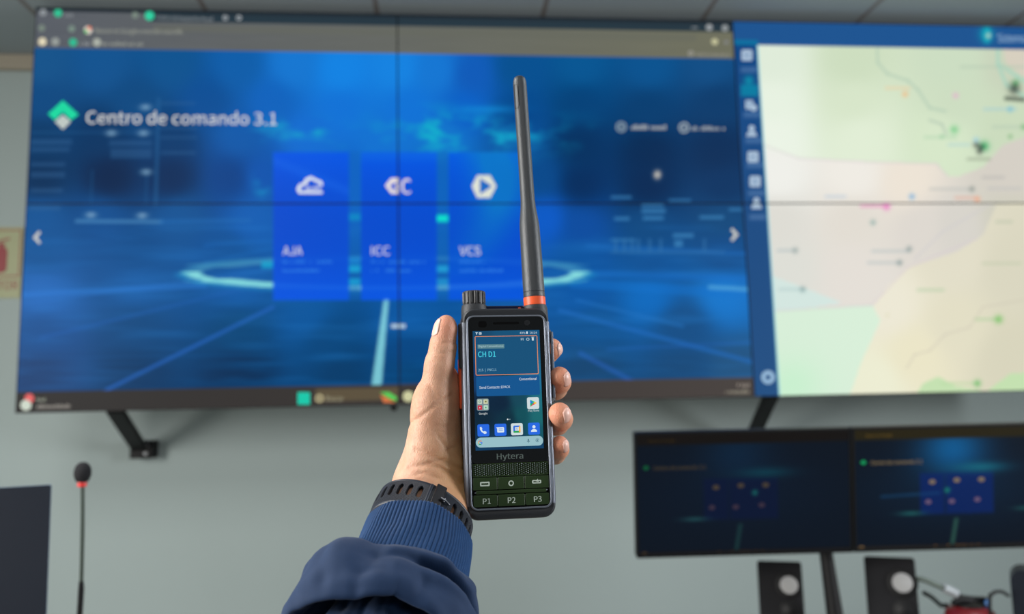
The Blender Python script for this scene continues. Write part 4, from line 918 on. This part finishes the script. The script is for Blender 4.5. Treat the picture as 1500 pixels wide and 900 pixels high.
# thenar and thumb
th = smin(cone((-56, 20, -42), (-52, 13, 8), 19, 12.5), cone((-46, 22, -30), (-46, 22, 8), 15, 11), 12)
th = smin(th, cone((-52, 14, 4), (-46.5, 9, 34), 12.2, 9.6), 8)
th = smin(th, cone((-46.5, 9, 34), (-42.4, 7, 56), 9.3, 7.6), 5)
th = smin(th, ell((-43.6, 9, 46), (9.0, 8.4, 12)), 4)
th = smin(th, ell((-41.4, 6.4, 59.5), (7.3, 7.6, 8.6)), 4)
th = smin(th, ell((-39, 21, 10), (9, 11, 24)), 6)
d = smin(palm, th, 12)
fing = {
 'index': [(-16, 50, 26, 10.), (4, 47, 34, 9.), (26, 44.5, 40, 8.6), (35, 33, 43, 8.2), (34.8, 17, 43.5, 7.4), (34.2, 13.5, 43.2, 7.1)],
 'middle': [(-9, 51, 4, 10.), (10, 47, 10, 9.2), (29, 44.5, 14, 8.8), (39.5, 31, 16, 8.4), (39.2, 14, 19.5, 8.1), (38.0, 7, 22.6, 7.4)],
 'ring': [(-7, 50, -18, 9.5), (10, 47, -13, 8.8), (29, 44, -11, 8.5), (39.5, 30, -10, 8.2), (38.2, 8.5, -7, 8.0), (35.2, -2.6, -3.2, 7.7)],
 'pinky': [(-9, 48, -36, 8.5), (10, 46, -35, 7.8), (28, 42, -34, 7.4), (37, 28, -31.6, 7.1), (36.8, 13, -28, 6.8), (36.0, 6, -24.6, 6.2)]}
palm_only = d
for k, ch in fing.items():
    d = np.minimum(d, smin(palm_only, chain(ch, 2.5), 7.))
# folds in the skin (projected strokes on the palm side)
def crease(pts, w, dep, ymax=40.):
    global d
    m = None
    for a, b in zip(pts, pts[1:]):
        ax_, az = a; bx, bz = b; dx, dz = bx-ax_, bz-az; t = np.clip(((GX-ax_)*dx+(GZ-az)*dz)/(dx*dx+dz*dz), 0, 1)
        q = (GX-ax_-t*dx)**2+(GZ-az-t*dz)**2; m = q if m is None else np.minimum(m, q)
    d = d+dep*np.exp(-m/(w*w))*(GY_ < ymax)
px2 = lambda x, y: ((x-745)*.478-(y-600)*.011, -(y-600)*.478)
crease([px2(x, y) for x, y in ((597,618),(622,603),(645,586),(664,574))], 1.3, .8)
crease([px2(x, y) for x, y in ((604,676),(630,672),(655,682),(682,700))], 1.6, 1.0)
crease([px2(x, y) for x, y in ((596,684),(620,683),(642,692))], 1.1, .6)
crease([px2(x, y) for x, y in ((612,652),(636,662),(664,676),(686,684))], 1.7, .9)
for k in range(9):
    x_ = 596+k*9; y_ = 690-k*6+(k%3)*4
    crease([px2(x_, y_), px2(x_+16, y_-3), px2(x_+34, y_+8+(k%2)*6)], .9, .35)
for k in range(5): crease([px2(612+k*7, 640-k*5), px2(630+k*8, 652-k*8)], 1.0, .25)
crease([px2(x, y) for x, y in ((640,628),(655,650),(672,668))], 1.2, .7)
crease([px2(x, y) for x, y in ((636,497),(650,501),(670,499))], .9, .6)
crease([px2(x, y) for x, y in ((630,512),(648,516),(668,512))], .9, .45)
crease([px2(x, y) for x, y in ((615,548),(632,560),(640,580))], 2.0, .5)
ph = GX*.9+GZ*1.6+GY_*.5; d = d+.05*np.sin(ph*1.1+np.sin(GX*.35)*2)*(GZ < 10)
def surface_nets(f, org, h):
    ins = f < 0; nx, ny, nz = f.shape
    cnt = np.zeros((nx-1, ny-1, nz-1), np.uint8)
    for a in (0, 1):
        for b in (0, 1):
            for c in (0, 1): cnt += ins[a:nx-1+a, b:ny-1+b, c:nz-1+c]
    act = np.argwhere((cnt > 0) & (cnt < 8)); I = -np.ones(cnt.shape, np.int64); I[tuple(act.T)] = np.arange(len(act))
    acc = np.zeros((len(act), 3)); n = np.zeros(len(act)); cs = [(a, b, c) for a in (0, 1) for b in (0, 1) for c in (0, 1)]
    for p in cs:
        for ax in range(3):
            if p[ax]: continue
            q = list(p); q[ax] = 1
            fa = f[act[:, 0]+p[0], act[:, 1]+p[1], act[:, 2]+p[2]]; fb = f[act[:, 0]+q[0], act[:, 1]+q[1], act[:, 2]+q[2]]
            m = (fa < 0) != (fb < 0); t = np.where(m, fa/np.where(m, fa-fb, 1), 0)
            pos = np.array(p, float)[None]+0*acc; pos[:, ax] += t; acc += pos*m[:, None]; n += m
    V = np.array(org)+h*(act+acc/n[:, None]); Fc = []
    for ax in range(3):
        b, c = [k for k in range(3) if k != ax]
        sl = [slice(None)]*3; sl2 = [slice(None)]*3; sl[ax] = slice(0, -1); sl2[ax] = slice(1, None)
        A, Bq = ins[tuple(sl)], ins[tuple(sl2)]; e = np.argwhere(A != Bq)
        e = e[(e[:, b] > 0) & (e[:, c] > 0) & (e[:, b] < f.shape[b]-1) & (e[:, c] < f.shape[c]-1)]
        s = A[tuple(e.T)]
        def cell(db, dc): q = e.copy(); q[:, b] -= db; q[:, c] -= dc; return I[tuple(q.T)]
        quad = np.stack([cell(1, 1), cell(0, 1), cell(0, 0), cell(1, 0)], -1)
        flip = s if ax != 1 else ~s
        quad = np.where(flip[:, None], quad, quad[:, ::-1]); Fc.append(quad)
    return V, np.concatenate(Fc)
V, Fc = surface_nets(d, (x0, y0, z0), h_)
lab = np.arange(len(V))
while True:
    m_ = lab[Fc].min(1); new = lab.copy()
    for k in range(4): np.minimum.at(new, Fc[:, k], m_)
    new = new[new]
    if (new == lab).all(): break
    lab = new
big = np.bincount(lab).argmax(); keep = lab == big; Fc = Fc[keep[Fc].all(1)]; re_ = np.cumsum(keep)-1; V = V[keep]; Fc = re_[Fc]
# light smoothing that keeps the creases
E_ = np.concatenate([Fc[:, [0, 1]], Fc[:, [1, 2]], Fc[:, [2, 3]], Fc[:, [3, 0]]])
for it in range(2):
    S = np.zeros_like(V); N_ = np.zeros(len(V)); np.add.at(S, E_[:, 0], V[E_[:, 1]]); np.add.at(S, E_[:, 1], V[E_[:, 0]]); np.add.at(N_, E_[:, 0], 1); np.add.at(N_, E_[:, 1], 1)
    V = V*.4+.6*S/N_[:, None]
# skin tone: rosier finger ends and knuckles, yellower palm heel
colr = np.zeros((len(V), 3)); colr[:] = (206, 158, 130)
def tone(c, r, col, al):
    w = al*np.exp(-(((V-np.array(c))/np.array(r))**2).sum(1)); colr[:] = colr+w[:, None]*(np.array(col, float)-colr)
tone((-42, 6, 60), (12, 12, 12), (228, 148, 124), .7); tone((-46, 5, 30), (14, 14, 14), (222, 176, 150), .4)
tone((-36, 12, -38), (20, 25, 26), (190, 142, 90), .8); tone((-70, 14, -30), (16, 30, 30), (224, 180, 156), .6)
tone((-38, 14, 8), (10, 20, 20), (180, 128, 90), .6)  # shade in the nook between thumb base and radio, put into the skin colour
for k, ch in fing.items(): tone(ch[-1][:3], (12, 12, 11), (236, 150, 118), .85)
tone((-33, 24, -50), (14, 30, 14), (178, 128, 70), .6)
person = thing('person', 'person\'s raised left hand and forearm in a navy jacket sleeve, gripping the radio', 'person', M=RM @ Matrix.Translation(tuple(W_*mm)))
bd = MB(); bd.v = [tuple(p) for p in ((V-W_)*mm).tolist()]; bd.f = [tuple(q) for q in Fc.tolist()]; bd.c = [tuple(c) for c in lin(colr).tolist()]; bd.mi = [0]*len(bd.f)
body = bd.build('body', M_skin, person, smooth=180, col=True)
# nails: thin plates lying on the skin
from mathutils.bvhtree import BVHTree
BV = BVHTree.FromPolygons([tuple(p) for p in V.tolist()], [tuple(q) for q in Fc.tolist()])
def nail(c, out, along, w, l):
    out = np.array(out, float); out /= np.linalg.norm(out); al = np.array(along, float); al -= out*(al@out); al /= np.linalg.norm(al); sd = np.cross(out, al)
    b = MB(); n = 13; vs = []
    for i in range(n):
        for j in range(n):
            u = -1+2*i/(n-1); v = -1+2*j/(n-1)
            uu = u*math.sqrt(1-.42*v*v); vv = v*math.sqrt(1-.42*u*u)
            p0 = np.array(c)+sd*uu*w+al*vv*l+out*16
            hit = BV.ray_cast(Vector(p0), Vector(-out), 30)[0]
            p = np.array(hit) if hit is not None else p0-out*16
            e = max(abs(u), abs(v)); vs.append((p-W_+out*(.42-.5*e**5))*mm)
    fs = [(i*n+j, (i+1)*n+j, (i+1)*n+j+1, i*n+j+1) for i in range(n-1) for j in range(n-1)]
    b.add(vs, fs); o = b.build('fingernail', M_nail, person, smooth=180)
    s_ = o.modifiers.new('thickness', 'SOLIDIFY'); s_.thickness = .0004; s_.offset = 0
    return o
nail((-41.4, 6.4, 58.5), (-.95, -.25, .12), (.05, 0, 1), 5.0, 6.8)
nail((38.0, 7, 21.5), (.85, -.5, -.1), (-.1, -.6, .7), 4.4, 5.6)
nail((35.2, -2.6, -4), (.75, -.62, -.1), (-.1, -.6, .7), 4.6, 5.6)
nail((36.0, 6, -25.5), (.82, -.55, -.05), (-.1, -.6, .7), 3.7, 4.8)
nail((34.2, 13.5, 42.5), (.92, -.35, 0), (-.1, -.6, .7), 4.2, 5.0)

# ------------------------------------------------------------------ clothing tubes in wrist space
def tube_surf(fn, ns, nt, name, m, close_uv=True, solid=None, parent=None, cull=None, smooth=180):
    vs = []; uvs = []
    for i in range(ns):
        for j in range(nt):
            p = fn(i/(ns-1), 2*PI*j/nt); vs.append((np.array(p)-W_)*mm)
    fs = [(i*nt+j, i*nt+(j+1) % nt, (i+1)*nt+(j+1) % nt, (i+1)*nt+j) for i in range(ns-1) for j in range(nt)]
    uv = [((j)/nt, i/(ns-1)) for i in range(ns) for j in range(nt)]
    if cull: fs = [q for q in fs if not cull(q, nt)]
    me = bpy.data.meshes.new(name); me.from_pydata([tuple(v) for v in vs], [], fs); me.update(); me.materials.append(m)
    l = me.uv_layers.new(name='UVMap'); li = np.zeros(len(me.loops), int); me.loops.foreach_get('vertex_index', li)
    U = np.array(uv)[li]
    # seam fix
    lp = U.reshape(-1, 4, 2); mxu = lp[:, :, 0].max(1); fix = mxu > .9
    lp[fix, :, 0] = np.where(lp[fix, :, 0] < .1, lp[fix, :, 0]+1, lp[fix, :, 0]); l.data.foreach_set('uv', lp.reshape(-1))
    me.shade_smooth()
    if smooth < 180: me.set_sharp_from_angle(angle=math.radians(smooth))
    o = bpy.data.objects.new(name, me); COL.objects.link(o); o.parent = parent or person
    if solid: s_ = o.modifiers.new('thickness', 'SOLIDIFY'); s_.thickness = solid; s_.offset = 0
    return o
def ring_pt(s, th, a, b, ox=0., oy=0., tilt=0.):
    s2 = s+tilt*math.cos(th)
    return W_+ad*s2+e1*(ox+a*math.cos(th))+e2*(oy+b*math.sin(th))
# watch: strap with slots
def strap_fn(v, th):
    s = 25+19.5*v+1.5*math.cos(th); bow = .8*math.cos((v-.5)*PI)
    return ring_pt(s, th, 32.4+bow, 26+bow, 0, 0)
slots = [math.radians(a) for a in (176, 165, 153, 141, 129, 117, 105, 62, 50, 38, 26, 14)]
NT = 360
def cull(q, nt):
    i, j = divmod(q[0], nt); v = (i+.5)/40; th = 2*PI*(j+.5)/nt
    for a in slots:
        if ((th-a)/.048)**4+((v-.47)/.26)**4 < 1: return True
    return False
watch = thing('wristwatch', 'dark wristwatch with slotted rubber strap, its buckle on the inner wrist', 'watch', M=RM @ Matrix.Translation(tuple(W_*mm)))
def strap_mat():
    m = cloth_mat('strap_hatched', (18, 26, 40), 130, 10, 1., .0006, .5, .5, True); return m
tube_surf(strap_fn, 41, NT, 'strap', strap_mat(), solid=.0028, parent=watch, cull=cull)
for v0 in (0., 1.):
    pts = [(strap_fn(v0, 2*PI*k/72)-W_)*mm for k in range(73)]
    MB().tube(pts, .0017, 10).build('strap_edge', M_strap, watch, smooth=180)
def sp(v, deg, up=0.):
    th = math.radians(deg); p = strap_fn(v, th); n_ = e1*math.cos(th)/31+e2*math.sin(th)/24; n_ /= np.linalg.norm(n_); return (p+n_*up-W_)*mm
b = MB()
for (d0, d1, v0_, v1_, u0, u1) in ((78, 90, -.12, 1.12, 1.6, 3.6),):
    vs = [sp(v, dg, u) for u in (u0, u1) for v in (v0_, v1_) for dg in (d0, d1)]
    b.add(vs, [(0, 1, 3, 2), (4, 6, 7, 5), (0, 4, 5, 1), (2, 3, 7, 6), (0, 2, 6, 4), (1, 5, 7, 3)])
b.build('buckle', M_buckle, watch, bevel=.0008)
b = MB(); b.tube([sp(.5, 82, 3.6), sp(.5, 76, 3.6), sp(.5, 70, 2.6)], .0008, 10); b.tube([sp(.42, 77, 3.2), sp(.58, 77, 3.2)], .0008, 8); b.build('buckle_pin', M_steelpin, watch, smooth=60)
b = MB()
vs = [sp(v, dg, u) for u in (.8, 2.6) for v in (-.04, 1.04) for dg in (93, 97)]
b.add(vs, [(0, 1, 3, 2), (4, 6, 7, 5), (0, 4, 5, 1), (2, 3, 7, 6), (0, 2, 6, 4), (1, 5, 7, 3)]); b.build('strap_keeper', M_strap, watch, bevel=.0008)
# case on the back of the wrist
Mw = Matrix.Identity(4)
for i in range(3): Mw[i][0] = e1[i]; Mw[i][1] = ad[i]; Mw[i][2] = -e2[i]
cpos = (ring_pt(35, 0, 0, 0)-e2*26-W_)*mm
MB().lathe([(.019, 0), (.023, .001), (.0235, .009), (.022, .012), (.019, .0125)], 48, Matrix.Translation(tuple(cpos)) @ Mw).build('watch_case', M_case, watch, smooth=40)
MB().lathe([(.019, .0124), (.0185, .0132), (.0005, .0134)], 48, Matrix.Translation(tuple(cpos)) @ Mw).build('watch_glass', M_glass, watch, smooth=40)

# thin shirt cuff showing at the thumb side of the wrist
def shirt_fn(v, th):
    s = 22.5+3.2*math.cos(th-.35)+2.5*v; return ring_pt(s, th, 31.4, 24.6, 0, 0)
tube_surf(shirt_fn, 8, 120, 'shirt_cuff', mk('shirt_blue', (52, 112, 176), .8, bump=(900, .3, .0003)), solid=.0008)
# knitted cuff
def cuff_fn(v, th):
    if v < .08: q = v/.08; s = 45+2*(1-q); k = -1.6*(1-q)                       # rolled lip
    else: q = (v-.08)/.92; s = 45+45*q; k = 0
    s0 = s+(-4*math.sin(th)*(1-v))
    a = 33.6+3*math.sin(min(v*1.3, 1)*PI*.55)+k; b = 28.4+4*v+k
    rib = .42*math.cos(th*88); wob = .5*math.sin(th*5+v*3)+.4*math.sin(th*9-v*6)
    return ring_pt(s0, th, a+rib+wob, b+rib+wob, 1+3.0*min(v*2, 1), 0, -4*(1-v))
tube_surf(cuff_fn, 90, 880, 'knit_cuff', M_knit, solid=.0012)

# jacket sleeve: bunched folds
prof = [(60, 33), (52, 34.5), (46, 37.5), (42.5, 42), (43.5, 47), (48, 51), (55, 54.5), (64, 57), (74, 58), (80.5, 56.5), (84.5, 53.5), (84, 50.5), (77, 47), (68, 43.5), (62, 40.5), (60, 37), (62, 34), (68, 32.5), (78, 33), (87, 35.5), (94, 39.5), (99, 43), (106, 45.5), (116, 47.5), (124, 48), (127, 46), (124, 44), (117, 42.5), (115, 41), (120, 40.5), (135, 46), (160, 52), (200, 56), (240, 58), (300, 60)]
pr = np.array(catm([np.array(p+(0,), float) for p in prof], 6))
def sleeve_fn(v, th):
    i = v*(len(pr)-1); k = int(min(i, len(pr)-2)); f_ = i-k; s, r = pr[k][:2]*(1-f_)+pr[k+1][:2]*f_; r *= .97
    g = math.sin(th); c = math.cos(th); lf = max(0., -c)**.8
    sb = s; s += 35+(6*c)*.4; s += lf*max(0, sb-60)*.75+11*math.exp(-((th-2.15)/.5)**2)*max(0, min(1, (82-sb)/20)); r += 2.5*math.exp(-((th-2.5)/.3)**2)-3.5*math.exp(-((th-3.1)/.5)**2)+3*math.sin(2*th+.6)+2.*math.sin(3*th+1.)
    r *= 1+.05*math.sin(2*th+.4)-.06*c
    # long diagonal fold on the right, soft dents
    def dent(s0, t0, ws, wt, a): dt = (th-t0+PI) % (2*PI)-PI; return a*math.exp(-((sb-s0)/ws)**2-(dt/wt)**2)
    r += dent(55+9*(1-g), .85, 3.2, .6, -19)+dent(63+9*(1-g), .8, 4, .6, 2.5)+dent(50, 1.2, 4, .6, 2.5)+dent(60, 2.5, 8, .35, 3)+dent(62, 1.75, 9, .3, -2.0)+dent(100, 2.2, 9, .5, -3)+dent(72, .55, 5, .4, 2.2)+dent(92, .45, 4, .4, -4)
    nz = float(vnoise(np.array(th*3.0+s*.03), np.array(s*.06-th)))-.5; n2 = float(vnoise(np.array(th*7.0+9), np.array(s*.11+th*1.5)))-.5
    w_ = min(1, abs(((th/2/PI) % 1)*12), abs((1-(th/2/PI) % 1)*12)); r += (nz*6+n2*2.2)*w_+dent(70, 2.0, 5, .22, -2.2)+dent(62, 2.75, 9, .12, 2.0)+dent(72, 1.35, 6, .18, -1.6)
    return ring_pt(s, th, r*.95, r*.80, 4.5-.03*s, -1)
tube_surf(sleeve_fn, 260, 260, 'jacket_sleeve', M_sleeve, solid=.0012)

# ------------------------------------------------------------------ light
def area(name, loc, target, size, power, col, size_y=None):
    l = bpy.data.lights.new(name, 'AREA'); l.energy = power; l.size = size; l.color = col
    if size_y: l.shape = 'RECTANGLE'; l.size_y = size_y
    o = bpy.data.objects.new(name, l); COL.objects.link(o); o.location = loc
    d = Vector(target)-Vector(loc); o.rotation_euler = d.to_track_quat('-Z', 'Y').to_euler(); return o
area('ceiling_light', (.1, -2.0, ZC-.02), (.1, -2.0, 0), .6, 36, (1, .98, .95), 1.2)
area('ceiling_light', (2.9, -1.9, ZC-.02), (2.9, -1.9, 0), .6, 19, (.92, .97, 1), 1.2)
area('ceiling_light', (1.6, -4.6, ZC-.02), (1.6, -4.6, 0), .6, 18, (1, .97, .92), 1.2)
# unseen soft side lights, added left and right to rake the hand and radio
area('added_side_light', (-1.4, -2.85, 1.75), (1.3, -2.2, 1.35), 1.2, 125, (1, .97, .93), 1.4)
area('added_side_light', (4.6, -2.7, 1.8), (1.3, -2.2, 1.35), 1.0, 88, (.95, .97, 1), 1.2)
w = bpy.data.worlds.new('World'); sc.world = w; w.use_nodes = True
w.node_tree.nodes['Background'].inputs[0].default_value = (.75, .85, .9, 1); w.node_tree.nodes['Background'].inputs[1].default_value = .12
